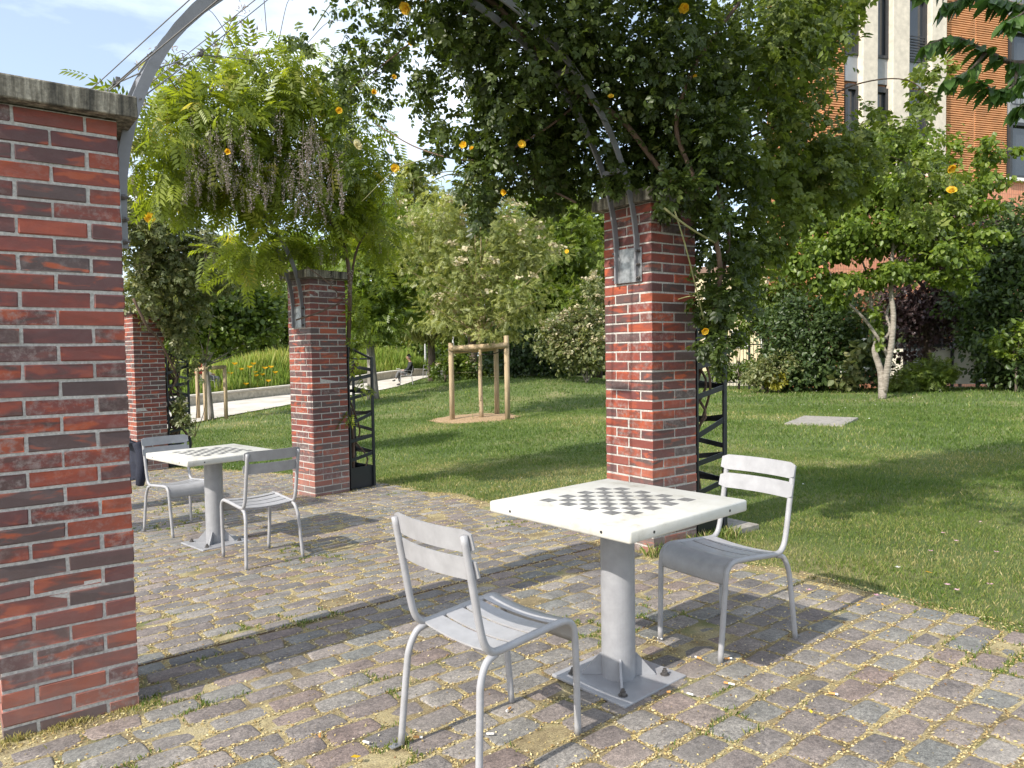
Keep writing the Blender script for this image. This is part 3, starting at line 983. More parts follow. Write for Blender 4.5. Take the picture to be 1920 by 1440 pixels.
# soil ring, concrete cover
def build_soil():
    r = np.random.default_rng(8)
    n = 40; V = [(0, 0, .05)]; 
    for f in (0.5, 1.0):
        for i in range(n):
            a = 2 * PI * i / n; q = 1.02 * f * (1 + r.normal(0, .05))
            V.append((q * math.cos(a), q * .97 * math.sin(a), 0.035 if f < 1 else 0.004))
    V = np.array(V); V[:, :2] += SOILC; V[:, 2] += G(V[:, 0], V[:, 1])
    F = [[0, 1 + i, 1 + (i + 1) % n] for i in range(n)] + [[1 + i, 1 + n + i, 1 + n + (i + 1) % n, 1 + (i + 1) % n] for i in range(n)]
    mb = MB(); mb.add(V, F)
    o = mb.build('soil_patch', M['soil'], smooth=True); o['kind'] = 'structure'
    mb = MB()
    mb.box((0, 0, 0), (COVS[0], COVS[1], .05), 0, .008)
    g = G(*COVC)
    o = mb.build('ground_cover', M['paver'])
    o.location = (COVC[0], COVC[1], g + .012); o.rotation_euler = (0.02, 0.0, math.atan2(COVX[1], COVX[0]))
    tag(o, 'flat square grey concrete slab lying in the lawn', 'slab')
build_soil()

# ------------------------------------------------------------------ pillars
def brick_template():
    r = np.random.default_rng(77)
    lay = {}
    h = BC - 0.0115
    def course(even):
        out = []
        hd = (PW - BR) / 2 - 0.0115 / 1.0                       # cut brick at the ends of the alternate courses
        for face in range(4):
            full = (face % 2 == 0) == even
            if full:
                spans = [(0, BR), (PW - BR, PW)]
            else:
                q = (PW - BR) / 2
                spans = [(q + .0, q + BR)]
            out.append((face, spans))
        return out
    return course, h

def make_pillar(P, label, seed, coping=True, base_extra=0.12):
    r = np.random.default_rng(seed)
    root = empty('brick_pillar', label, 'pillar', (P['nc'][0], P['nc'][1], P['base']), P['rot'], 'brick pillars of the pergola')
    mb = MB()
    DP = 0.108
    g = 0.0115
    ncd = NC + 2
    for k in range(-2, NC):
        z0 = k * BC + g / 2
        even = (k % 2 == 0)
        h = BC - g
        bricks = []
        dpt = (PW - BR) / 2 - g      # depth of the bricks that show their ends
        if even:
            # full stretchers on front and back, running through to the sides as ends
            for yy in (0, PW - dpt):
                for xx in (0, PW - BR):
                    bricks.append((xx, yy, BR, dpt))
            for xx in (0, PW - dpt):
                bricks.append((xx, dpt + g, dpt, PW - 2 * dpt - 2 * g))
        else:
            for xx in (0, PW - dpt):
                for yy in (0, PW - BR):
                    bricks.append((xx, yy, dpt, BR))
            for yy in (0, PW - dpt):
                bricks.append((dpt + g, yy, PW - 2 * dpt - 2 * g, dpt))
        for (bx, by, sx, sy) in bricks:
            V, F = cbox(round(sx, 4), round(sy, 4), round(h, 4), 0.0032)
            V = np.array(V) + r.normal(0, 0.0011, (len(V), 3))
            j = r.normal(0, 0.0011, 3)
            mb.add(V + np.array([bx + sx / 2 + j[0], by + sy / 2 + j[1], z0 + h / 2 + j[2] * .6]), F, 0, float(r.beta(1.15, 1.1)))
    # mortar core, a little behind the brick faces
    mb.box((PW / 2, PW / 2, (NC - 2) * BC / 2), (PW - 0.007, PW - 0.007, (NC + 2) * BC - .002), 1)
    mb.build('brickwork', [M['brick'], M['mortar']], root, attrs=True)
    if coping:
        mc = MB()
        V, F = cbox(PW + 0.125, PW + 0.125, 0.082, 0.005)
        V = np.array(V) + r.normal(0, .0012, (len(V), 3))
        mc.add(V + np.array([PW / 2, PW / 2, NC * BC + 0.045]), F)
        mc.build('coping', M['coping'], root)
    return root
pillA = make_pillar(PA, 'large brick pillar with stained concrete cap at the left edge', 1)
pillB = make_pillar(PB, 'brick pillar behind the near chess table, under the dark rose', 2)
pillC = make_pillar(PC, 'brick pillar under the hanging wisteria, behind the far chess table', 3)
pillD = make_pillar(PD, 'farthest brick pillar, half hidden behind the large left pillar', 4)
pillE = make_pillar(PA2, 'brick pillar out of sight behind the large left pillar', 5)

# ------------------------------------------------------------------ steel arches
def arch_pts(n=40, a=1.59, b=1.47, z0=0.0):
    th = np.linspace(PI, 0, n)
    return np.c_[a * np.cos(th) + a, b * np.sin(th) + z0]

def make_arch(P0, az, zb0, zb1, label, seed):
    """P0: point (x, y) on the left pillar's inner face, middle of the face; arch runs along az for SPAN"""
    root = empty('steel_arch', label, 'arch', (P0[0], P0[1], 0), az, 'steel arches of the pergola')
    A = arch_pts()
    A[:, 0] *= SPAN / A[-1, 0]
    zb = zb0 + (zb1 - zb0) * A[:, 0] / SPAN
    foot = 0.16
    path = [(0.016, zb0 - foot)] + [(x + 0.016 if x < SPAN / 2 else x - 0.016, z + q) for (x, z), q in zip(A, zb)] + [(SPAN - 0.016, zb1 - foot)]
    path = np.array(path)
    for s in (-1, 1):
        mb = MB()
        P3 = np.c_[path[:, 0], np.full(len(path), s * 0.092), path[:, 1]]
        T = np.gradient(P3, axis=0)
        up = np.c_[T[:, 2], np.zeros(len(T)), -T[:, 0]]       # normal in the arch's plane
        V, F = rect_bar(P3, up, 0.012, 0.044)
        mb.add(V, F)
        mb.build('rail', M['steel'], root)
    for i in (6, 12, 18, 23, 29, 35):
        mb = MB()
        x, z = path[i]
        mb.box((x, 0, z), (0.03, 0.172, 0.03))
        mb.build('rung', M['steel'], root)
    for x, zb_, s in ((0.0, zb0, 1), (SPAN, zb1, -1)):
        mb = MB()
        mb.box((x + s * 0.006, 0, zb_ - 0.045), (0.010, 0.250, 0.235), 0, .002)
        pl = mb.build('mounting_plate', M['galv'], root)
        for yy in (-0.105, 0.105):
            for zz in (-0.09, 0, 0.09):
                mb = MB()
                mb.tube([(x + s * 0.011, yy * 1.02, zb_ - 0.045 + zz), (x + s * 0.030, yy * 1.02, zb_ - 0.045 + zz)], 0.011, 6)
                mb.tube([(x + s * 0.030, yy * 1.02, zb_ - 0.045 + zz), (x + s * 0.042, yy * 1.02, zb_ - 0.045 + zz)], 0.006, 6)
                mb.build('bolt', M['bolt'], pl)
    return root, path
AZ_AB = math.atan2(PB['c'][1] - PA['c'][1], PB['c'][0] - PA['c'][0])
pA0 = loc2(PA['nc'], PA['rot'], PW + 0.004, PW / 2)
ZBA, ZBB = 1.90, 1.92
make_arch(pA0, AZ_AB, ZBA, ZBB, 'curved grey steel arch springing from the large left pillar over to the rose pillar', 1)
pC0 = loc2(PA2['nc'], PA2['rot'], PW + 0.004, PW / 2)
make_arch(pC0, PC['rot'], 1.76, 1.76, 'curved grey steel arch wrapped in wisteria above the second pillar', 2)

def arch_world(P0, az, s, z):
    return np.array([P0[0] + math.cos(az) * s, P0[1] + math.sin(az) * s, z])

# cables strung lengthways over the arches
def make_cables():
    def archz(s): return 1.91 + 1.47 * math.sqrt(max(0, 1 - ((s - SPAN / 2) / (SPAN / 2)) ** 2))
    for k, s in enumerate((0.12, 0.42, 1.0)):
        z = archz(s) + 0.05
        a = arch_world(pA0, AZ_AB, s, z)
        b = arch_world(pC0, PC['rot'], s, z - 0.15)
        a0 = a + (a - b) * 0.55
        mid = (a + b) / 2
        mb = MB()
        mb.tube(smooth_path([a0, a, mid + np.array([0, 0, -.02]), b], 5), 0.0030, 5)
        o = mb.build('wire_cable', M['wire'])
        tag(o, ['thin steel cable starting low beside the stained concrete cap', 'second thin cable above the concrete cap, up along the bare arch', 'thin cable crossing the bare sky beside the arch',
                'thin cable along the top of the arch above the wisteria', 'thin cable buried in the dark rose leaves', 'lowest thin cable above the rose pillar'][k], 'cable', 'cables strung between the arches')
    # cross ties with their clamps, left of and right of the bare arch
    n1, n2 = W(217, 157, 3.9), W(375, 102, 4.6)
    r1, r2 = arch_world(pA0, AZ_AB, 0.20, archz(0.2)), arch_world(pA0, AZ_AB, 0.05, archz(0.05))
    for nd, lab, far in ((n1, 'wire tie with a clamp left of the bare arch above the pillar cap', (W(285, 97, 3.5), W(262, 137, 3.5), W(195, 172, 4.3))),
                         (n2, 'wire tie with a clamp right of the bare arch against the sky', (W(290, 130, 3.45), W(262, 186, 3.4), W(505, -3, 5.4), W(470, 112, 5.6)))):
        t = empty('wire_tie', lab, 'cable', nd)
        mb = MB()
        for q in far:
            mb.tube([np.zeros(3), q - nd], 0.0032, 5)
        mb.build('wire', M['wire'], t)
        mb = MB(); mb.box((0, 0, 0), (.03, .03, .022), 0, .004); mb.box((0.01, 0.005, 0.02), (.02, .012, .03), 0, .003)
        mb.build('clamp', M['bolt'], t)
make_cables()

# ------------------------------------------------------------------ tables
TS, TH, TT = 0.739, 0.748, 0.048
def make_table(xy, rot, label):
    g = G(*xy)
    root = empty('chess_table', label, 'table', (xy[0], xy[1], g + 0.012), rot, 'chess tables on the cobbles')
    H = TH - 0.012
    mb = MB(); mb.box((0, 0, H - TT / 2), (TS, TS, TT), 0, 0.009)
    top = mb.build('tabletop', M['table'], root)
    mb = MB()
    q = 0.0563
    for i in range(8):
        for j in range(8):
            if (i + j) % 2 == 1:
                mb.box(((i - 3.5) * q, (j - 3.5) * q, H + 0.0004), (q * .97, q * .97, 0.0016))
    mb.build('chessboard', M['square'], top)
    for s in range(4):
        for t in (-0.24, 0.24):
            a = s * PI / 2
            mb = MB()
            c = np.array([math.cos(a) * TS / 2 - math.sin(a) * t, math.sin(a) * TS / 2 + math.cos(a) * t, H - TT * .52])
            d = np.array([math.cos(a), math.sin(a), 0])
            mb.tube([c - d * .004, c + d * 0.0015], 0.0055, 8)
            mb.build('screw', M['dark_hole'], top)
    mb = MB(); mb.tube([(0, 0, 0.01), (0, 0, H - TT + .001)], 0.0695, 40)
    mb.build('column', M['column'], root, smooth=False)
    col = root.children[-1]
    for p in col.data.polygons:
        p.use_smooth = len(p.vertices) == 4
    mb = MB(); mb.box((0, 0, 0.007), (0.389, 0.389, 0.014), 0, 0.004)
    bp = mb.build('base_plate', M['column'], root)
    for i in range(4):
        a = PI / 4 + i * PI / 2
        ca, sa = math.cos(a), math.sin(a)
        mb = MB()
        w = 0.0045
        prof = [(0.068, 0.0145), (0.150, 0.0145), (0.150, 0.020), (0.074, 0.105), (0.068, 0.105)]
        V = []; n = len(prof)
        for s in (-w, w):
            for (x, z) in prof:
                V.append((ca * x - sa * s, sa * x + ca * s, z))
        F = [list(range(n))[::-1], [n + i_ for i_ in range(n)]] + [[i_, (i_ + 1) % n, n + (i_ + 1) % n, n + i_] for i_ in range(n)]
        mb.add(V, F)
        mb.build('gusset', M['column'], root)
        mb = MB()
        x = 0.188
        mb.tube([(ca * x, sa * x, 0.0145), (ca * x, sa * x, 0.017)], 0.019, 12)
        mb.tube([(ca * x, sa * x, 0.017), (ca * x, sa * x, 0.030)], 0.0125, 6)
        mb.tube([(ca * x, sa * x, 0.030), (ca * x, sa * x, 0.040)], 0.0075, 8)
        mb.build('bolt', M['bolt'], root)
    return root
T1 = (1.9933, 2.2328); T1R = 0.1393
T2 = (1.2366, 6.1722); T2R = 0.2487
make_table(T1, T1R, 'white chess table with dark board squares, nearest to the viewer')
make_table(T2, T2R, 'white chess table farther back, between the large left pillar and the wisteria pillar')

# ------------------------------------------------------------------ chairs
def curved_slat(mb, x0, x1, z0, z1, hw, bow, t=0.006, n=10, axis='x', rc=0.012):
    """slat across the chair: y from -hw to hw; bow: how far its middle is pushed (in x for backs, z for seats)"""
    V = []
    ys = np.linspace(-hw, hw, n + 1)
    for s in (0, 1):
        for i, y in enumerate(ys):
            q = 1 - (y / hw) ** 2
            inset = rc * max(0, (abs(y) / hw - 0.955) / 0.045)
            if axis == 'x':
                V.append((x0 + bow * q + s * t, y, z0 + inset)); V.append((x1 + bow * q + s * t, y, z1 - inset))
            else:
                V.append((x0 + inset, y, z0 + bow * q - s * t)); V.append((x1 - inset, y, z1 + bow * q - s * t))
    m = 2 * (n + 1)
    F = []
    for i in range(n):
        a = 2 * i
        F.append([a, a + 1, a + 3, a + 2]); F.append([m + a, m + a + 2, m + a + 3, m + a + 1])
        F.append([a, a + 2, m + a + 2, m + a]); F.append([a + 1, m + a + 1, m + a + 3, a + 3])
    F.append([0, m, m + 1, 1]); e = 2 * n
    F.append([e, e + 1, m + e + 1, m + e])
    mb.add(V, F)

def make_chair(arms=False, name='garden_chair'):
    root = empty(name, None, 'chair', (0, 0, 0), 0)
    r = 0.0135
    hw = 0.205
    for s in (-1, 1):
        y = s * hw
        P = smooth_path([(-0.290, y, 0.845), (-0.262, y, 0.70), (-0.232, y, 0.545), (-0.214, y, 0.480), (-0.190, y, 0.448), (-0.150, y, 0.436),
                         (-0.02, y, 0.444), (0.12, y, 0.453), (0.180, y, 0.450), (0.213, y, 0.425), (0.226, y * .995, 0.375), (0.238, y * .97, 0.20), (0.250, y * .93, 0.0)], 5)
        mb = MB(); mb.tube(P, r, 12)
        mb.build('side_frame', M['chair'], root, smooth=True)
        P = smooth_path([(-0.158, y * .98, 0.427), (-0.205, y * 1.0, 0.410), (-0.236, y * 1.03, 0.350), (-0.246, y * 1.06, 0.27), (-0.268, y * 1.13, 0.0)], 6)
        mb = MB(); mb.tube(P, r * .97, 12)
        mb.build('rear_leg', M['chair'], root, smooth=True)
        mb = MB()
        mb.box((-0.268 - .022, y * 1.13, 0.003), (.05, .026, .005), 0, .001)
        mb.tube([(-0.298, y * 1.13, 0.005), (-0.298, y * 1.13, 0.013)], 0.007, 6)
        mb.build('foot_tab', M['galv'], root)
        if arms:
            mb = MB()
            P = smooth_path([(-0.25, y, 0.62), (-0.1, y * 1.05, 0.655), (0.12, y * 1.05, 0.655), (0.20, y * 1.03, 0.61), (0.215, y, 0.45)], 5)
            mb.tube(P, 0.011, 8); mb.build('armrest', M['chair'], root, smooth=True)
    # seat: three flat slats and a front one that rolls over the edge
    xs = [(-0.178, -0.094), (-0.080, 0.002), (0.016, 0.098)]
    for a, b in xs:
        za = 0.4435 + (a + 0.15) * 0.060; zb_ = 0.4435 + (b + 0.15) * 0.060
        mb = MB(); curved_slat(mb, a, b, za, zb_, hw + .002, -0.014, axis='z', rc=.004)
        mb.build('seat_slat', M['chair'], root)
    mb = MB()
    prof = [(0.113, 0.463), (0.150, 0.466), (0.185, 0.460), (0.210, 0.444), (0.226, 0.418), (0.232, 0.385), (0.2335, 0.362)]
    n = 10; V = []
    for s_ in (0, 1):
        for i, yv in enumerate(np.linspace(-hw, hw, n + 1)):
            q = 1 - (yv / hw) ** 2
            for (px, pz) in prof:
                V.append((px - s_ * .003, yv, pz - 0.012 * q * (1 if pz > .44 else .3) - s_ * 0.005))
    k = len(prof); m = k * (n + 1); F = []
    for i in range(n):
        for j in range(k - 1):
            a = i * k + j
            F.append([a, a + 1, a + k + 1, a + k]); F.append([m + a, m + a + k, m + a + k + 1, m + a + 1])
    for i in range(n):
        a = i * k; F.append([a, a + k, m + a + k, m + a]); a += k - 1; F.append([a, m + a, m + a + k, a + k])
    mb.add(V, F)
    mb.build('seat_slat', M['chair'], root, smooth=True)
    # back: two slats bowed to the rear, carried in front of the posts
    for z0, z1 in ((0.692, 0.768), (0.786, 0.862)):
        def px(z): return -0.262 - (z - 0.70) * 0.19 + 0.0145
        mb = MB(); curved_slat(mb, px(z0), px(z1), z0, z1, hw + .022, -0.034, t=0.006, n=14, axis='x')
        mb.build('back_slat', M['chair'], root)
    return root

def place_chair(o, front_mid, az, label, group='grey metal garden chairs at the chess tables'):
    """front_mid: the point between the front feet"""
    x = front_mid[0] - math.cos(az) * 0.25; y = front_mid[1] - math.sin(az) * 0.25
    o.location = (x, y, G(x, y) + 0.012)
    o.rotation_euler = (0, 0, az)
    tag(o, label, 'chair', group)
    return o
ch1 = make_chair()
ch1.scale = (.93, .905, .945)
place_chair(ch1, (1.563, 2.149), 0.15, 'grey metal chair in front of the near chess table, its back to the viewer')
ch2 = place_chair(copy_tree(ch1), (2.406, 2.247), PI + 0.022, 'grey metal chair behind the near chess table, back lit white, beside the lawn')
ch4 = place_chair(copy_tree(ch1), (1.342, 5.647), 1.735, 'grey metal chair at the far chess table with its dark back towards the viewer')
ch3 = place_chair(copy_tree(ch1), (1.17, 6.68), -1.305, 'grey metal chair on the far side of the far chess table, facing the viewer')
ch5 = place_chair(copy_tree(ch1), (0.36, 8.66), PI + .1, 'grey metal chair mostly hidden behind the large left pillar, holding a dark jacket')

def make_jacket():
    # dark jacket hung over the hidden chair's back, its hem flaring at the side
    o = ch5
    root = empty('jacket', 'dark navy jacket hanging on the chair half hidden by the left pillar', 'jacket', o.location, o.rotation_euler[2])
    mb = MB(); n = 12; k = 9; V = []
    r = np.random.default_rng(3)
    for s in (0, 1):
        for i in range(n + 1):
            y = -0.26 + 0.53 * i / n
            for j in range(k):
                t = j / (k - 1)
                z = 0.70 - t * 0.42
                fl = 1 + 0.22 * t
                V.append((-0.315 - 0.02 * math.sin(y * 22) * t - 0.02 - s * 0.016 + 0.01 * r.normal() * t, y * fl, z + 0.02 * math.sin(y * 13) * t))
    m = (n + 1) * k; F = []
    for i in range(n):
        for j in range(k - 1):
            a = i * k + j
            F.append([a, a + 1, a + k + 1, a + k]); F.append([m + a, m + a + k, m + a + k + 1, m + a + 1])
    for i in range(n):
        a = i * k; F.append([a, a + k, m + a + k, m + a]); a += k - 1; F.append([a, m + a, m + a + k, a + k])
    for j in range(k - 1):
        a = j; F.append([a, m + a, m + a + 1, a + 1]); a = n * k + j; F.append([a, a + 1, m + a + 1, m + a])
    mb.add(V, F)
    mb.build('jacket_body', M['navy'], root, smooth=True)
    for s in (-1, 1):
        mb = MB()
        mb.tube(smooth_path([(-0.33, s * .24, .70), (-0.36, s * .30, .55), (-0.34, s * .315, .36), (-.33, s * .30, .27)], 5), [.045, .055, .05, .04], 10)
        mb.build('sleeve', M['navy'], root, smooth=True)
make_jacket()

# ------------------------------------------------------------------ leaves, crowns, trees
def leaf_tmpl(w=0.30, fold=0.10, droop=0.12):
    V = np.array([(0, 0, 0), (-w, .34, fold), (-w * .82, .68, fold * .6 - droop * .4), (0, 1, -droop), (w * .82, .68, fold * .6 - droop * .4), (w, .34, fold)], float)
    return V, np.array([[0, 3, 2, 1], [0, 5, 4, 3]])

def kite_tmpl(w=0.22, droop=0.15):
    return np.array([(0, 0, 0), (w, .45, .03), (0, 1, -droop), (-w, .45, .03)], float), np.array([[0, 1, 2, 3]])

def compound(pairs, ll, w, curve, two=True, term=True, spread=65):
    """pinnate leaf of unit length"""
    bV, bF = leaf_tmpl(w, .08, .12) if two else kite_tmpl(w)
    V = []; F = []
    def put(p, ang, tilt):
        c, s = math.cos(ang), math.sin(ang)
        q = bV * ll
        q = np.c_[q[:, 0] * c - q[:, 1] * s, q[:, 0] * s + q[:, 1] * c, q[:, 2] - tilt * np.abs(q[:, 1]) * .3]
        F.append(bF + len(V) * len(bV)); V.append(q + p)
    for t in pairs:
        p = np.array([0, t, -curve * t * t])
        for s in (-1, 1):
            put(p, s * math.radians(spread - 15 * t), 1)
    if term:
        put(np.array([0, 1 - ll * .8, -curve * (1 - ll) ** 2]), 0, 1)
    return np.vstack(V), np.vstack(F)

TM_LEAF = leaf_tmpl()
TM_WIDE = leaf_tmpl(.36, .07, .18)
TM_KITE = kite_tmpl(.26)
TM_NARROW = kite_tmpl(.13, .2)
TM_ROSE = compound((.38, .66), .40, .31, .12)
TM_WIST = compound((.16, .29, .42, .55, .68, .81), .30, .17, .28, two=False)
TM_SORB = compound((.25, .42, .59, .76), .34, .20, .15, two=False)

def view_axes(u, v, D):
    p = W(u, v, D)
    r = np.array([p[0], p[1], 0]); r /= np.linalg.norm(r)
    return p, r, np.array([r[1], -r[0], 0])

def blobs_px(lst):
    out = []
    for (u, v, D, ru, rv, rd, n) in lst:
        p, r, lat = view_axes(u, v, D)
        out.append((p, np.stack([lat * ru * D / FPX, r * rd, np.array([0, 0, 1.0]) * rv * D / FPX]), int(n)))
    return out

def crown_points(blobs, r, per=22, sig=0.16, shell=0.45):
    P = []; O = []
    for c, A, n in blobs:
        k = max(3, n // per)
        d = r.normal(size=(k, 3)); d /= np.linalg.norm(d, axis=1, keepdims=True)
        rad = r.random(k) ** shell
        cc = d * rad[:, None]
        i = r.integers(0, k, n)
        wgt = r.random(k) * .9 + .25
        i = r.choice(k, n, p=wgt / wgt.sum())
        q = cc[i] + r.normal(size=(n, 3)) * sig
        P.append(c + q @ A)
        o = q @ (A / np.maximum(np.linalg.norm(A, axis=1, keepdims=True), 1e-6))
        O.append(o / np.maximum(np.linalg.norm(o, axis=1, keepdims=True), 1e-6))
    return np.vstack(P), np.vstack(O)

def leaves(name, P, O, tm, size, mat, parent, base, r, droop=.35, out=.6, up=.9, rmean=.45, rsd=.22, jitter=.8):
    n = len(P)
    d = O * out + r.normal(size=(n, 3)) * jitter + np.array([0, 0, -droop])
    nr = np.c_[r.normal(0, .55, (n, 2)), np.full(n, up)] + O * .3
    V, F, rr = scatter(tm[0], tm[1], frames(d, nr, r.uniform(.55, 1.25, n) * size), P - base, np.clip(r.normal(rmean, rsd, n), 0, 1))
    return link(name, fast_mesh(name, V, F, rr), mat, parent)

def make_tree(name, label, cat, base, trunk, rad, blobs, tm, size, mat, bark, seed, group=None, limbs=True, per=22, sig=.17, droop=.35, up=.9, rmean=.45, bloom=None, extra_trunks=(), nlimb=3, out=.6, shell=.45):
    """trunk: world points from the base up"""
    r = np.random.default_rng(seed)
    base = np.array(base, float)
    root = empty(name, label, cat, base, 0, group)
    mb = MB()
    tp = smooth_path(trunk, 5)
    mb.tube(tp - base, list(rad), 10)
    for t in extra_trunks:
        mb.tube(smooth_path(t[0], 5) - base, t[1], 9)
    if limbs:
        for c, A, n in blobs:
            reach = np.linalg.norm(A, axis=1).mean()
            for q in range(nlimb):
                tgt = c + (r.normal(size=3) * .45) @ A
                lo = tp[int(len(tp) * r.uniform(.45, .95))]
                if lo[2] > tgt[2] - .1: lo = tp[int(len(tp) * .45)]
                mid = (lo + tgt) / 2 + r.normal(size=3) * .08 * reach + np.array([0, 0, -.06 * reach])
                r0 = max(rad[-1] * .75, rad[0] * .28)
                mb.tube(smooth_path([lo, mid, tgt], 5) - base, [r0, r0 * .6, r0 * .15], 6)
    mb.build('trunk', bark, root, smooth=True)
    P, O = crown_points(blobs, r, per, sig, shell)
    leaves('crown', P, O, tm, size, mat, root, base, r, droop, out, up, rmean)
    if bloom:
        bm_, n, sz, upb = bloom
        P, O = crown_points([(c, A * 1.02, int(n * k / sum(b[2] for b in blobs)) + 1) for c, A, k in blobs], r, 2, .05, .25)
        k = O[:, 2] > upb
        P, O = P[k], O[k]
        # each flower head: a flat cluster of little faces
        m = 9
        Pc = np.repeat(P, m, 0) + r.normal(size=(len(P) * m, 3)) * np.array([.42, .42, .16]) * sz
        leaves('blossom', Pc, np.repeat(O, m, 0), (np.array([(-.5, -.5, 0), (.5, -.5, 0), (.5, .5, .1), (-.5, .5, .1)], float), np.array([[0, 1, 2, 3]])), sz * .42, M[bm_], root, base, r, 0, .2, 1.5)
    return root

# ---- yellow climbing rose on the second-nearest pillar
def rose_flower_mesh(name, pet, seed, open_=.8):
    r = np.random.default_rng(seed)
    V = []; F = []; rr = []; off = 0
    for ringi, (npet, tilt, ln) in enumerate(((5, open_, .5), (4, open_ * .55, .40), (3, .25, .28))):
        for i in range(npet):
            a = 2 * PI * i / npet + ringi * .6 + r.normal(0, .15)
            ln_ = ln * r.uniform(.9, 1.15)
            c, s = math.cos(a), math.sin(a)
            rows = []
            for t, w in ((0, .08), (.5, .26), (.85, .27), (1, .15)):
                rad_ = ln_ * t * math.sin(tilt * 1.25); z = ln_ * t * math.cos(tilt * 1.25) - .10 * t * t * ringi
                for q in (-1, 1):
                    V.append((c * rad_ - s * q * w * ln_ * 2, s * rad_ + c * q * w * ln_ * 2, z + .06 * abs(q) * t))
            for k in range(3):
                F.append([off + 2 * k, off + 2 * k + 1, off + 2 * k + 3, off + 2 * k + 2]); rr.append(r.random())
            off += 8
    me = fast_mesh(name, np.array(V), np.array(F), np.array(rr))
    me.materials.append(pet)
    return me
FLY = [rose_flower_mesh('rose_flower', M['yellow_petal'], s, o) for s, o in ((1, .95), (2, .75), (3, .5))]
FLP = rose_flower_mesh('rose_flower', M['pale_petal'], 4, .95)

def put_flower(parent, base, p, me, size, r, label=None):
    o = bpy.data.objects.new('flower', me)
    COL.objects.link(o)
    o.parent = parent
    o.location = tuple(p - base)
    o.scale = (size,) * 3
    # faces outward and roughly towards the open side
    d = np.array([-p[0], -p[1], (CAM_Z - p[2]) * .4]); d = d / np.linalg.norm(d) + r.normal(size=3) * .45
    o.rotation_euler = Vector(d).to_track_quat('Z', 'Y').to_euler()
    if label: o['label'] = label
    return o

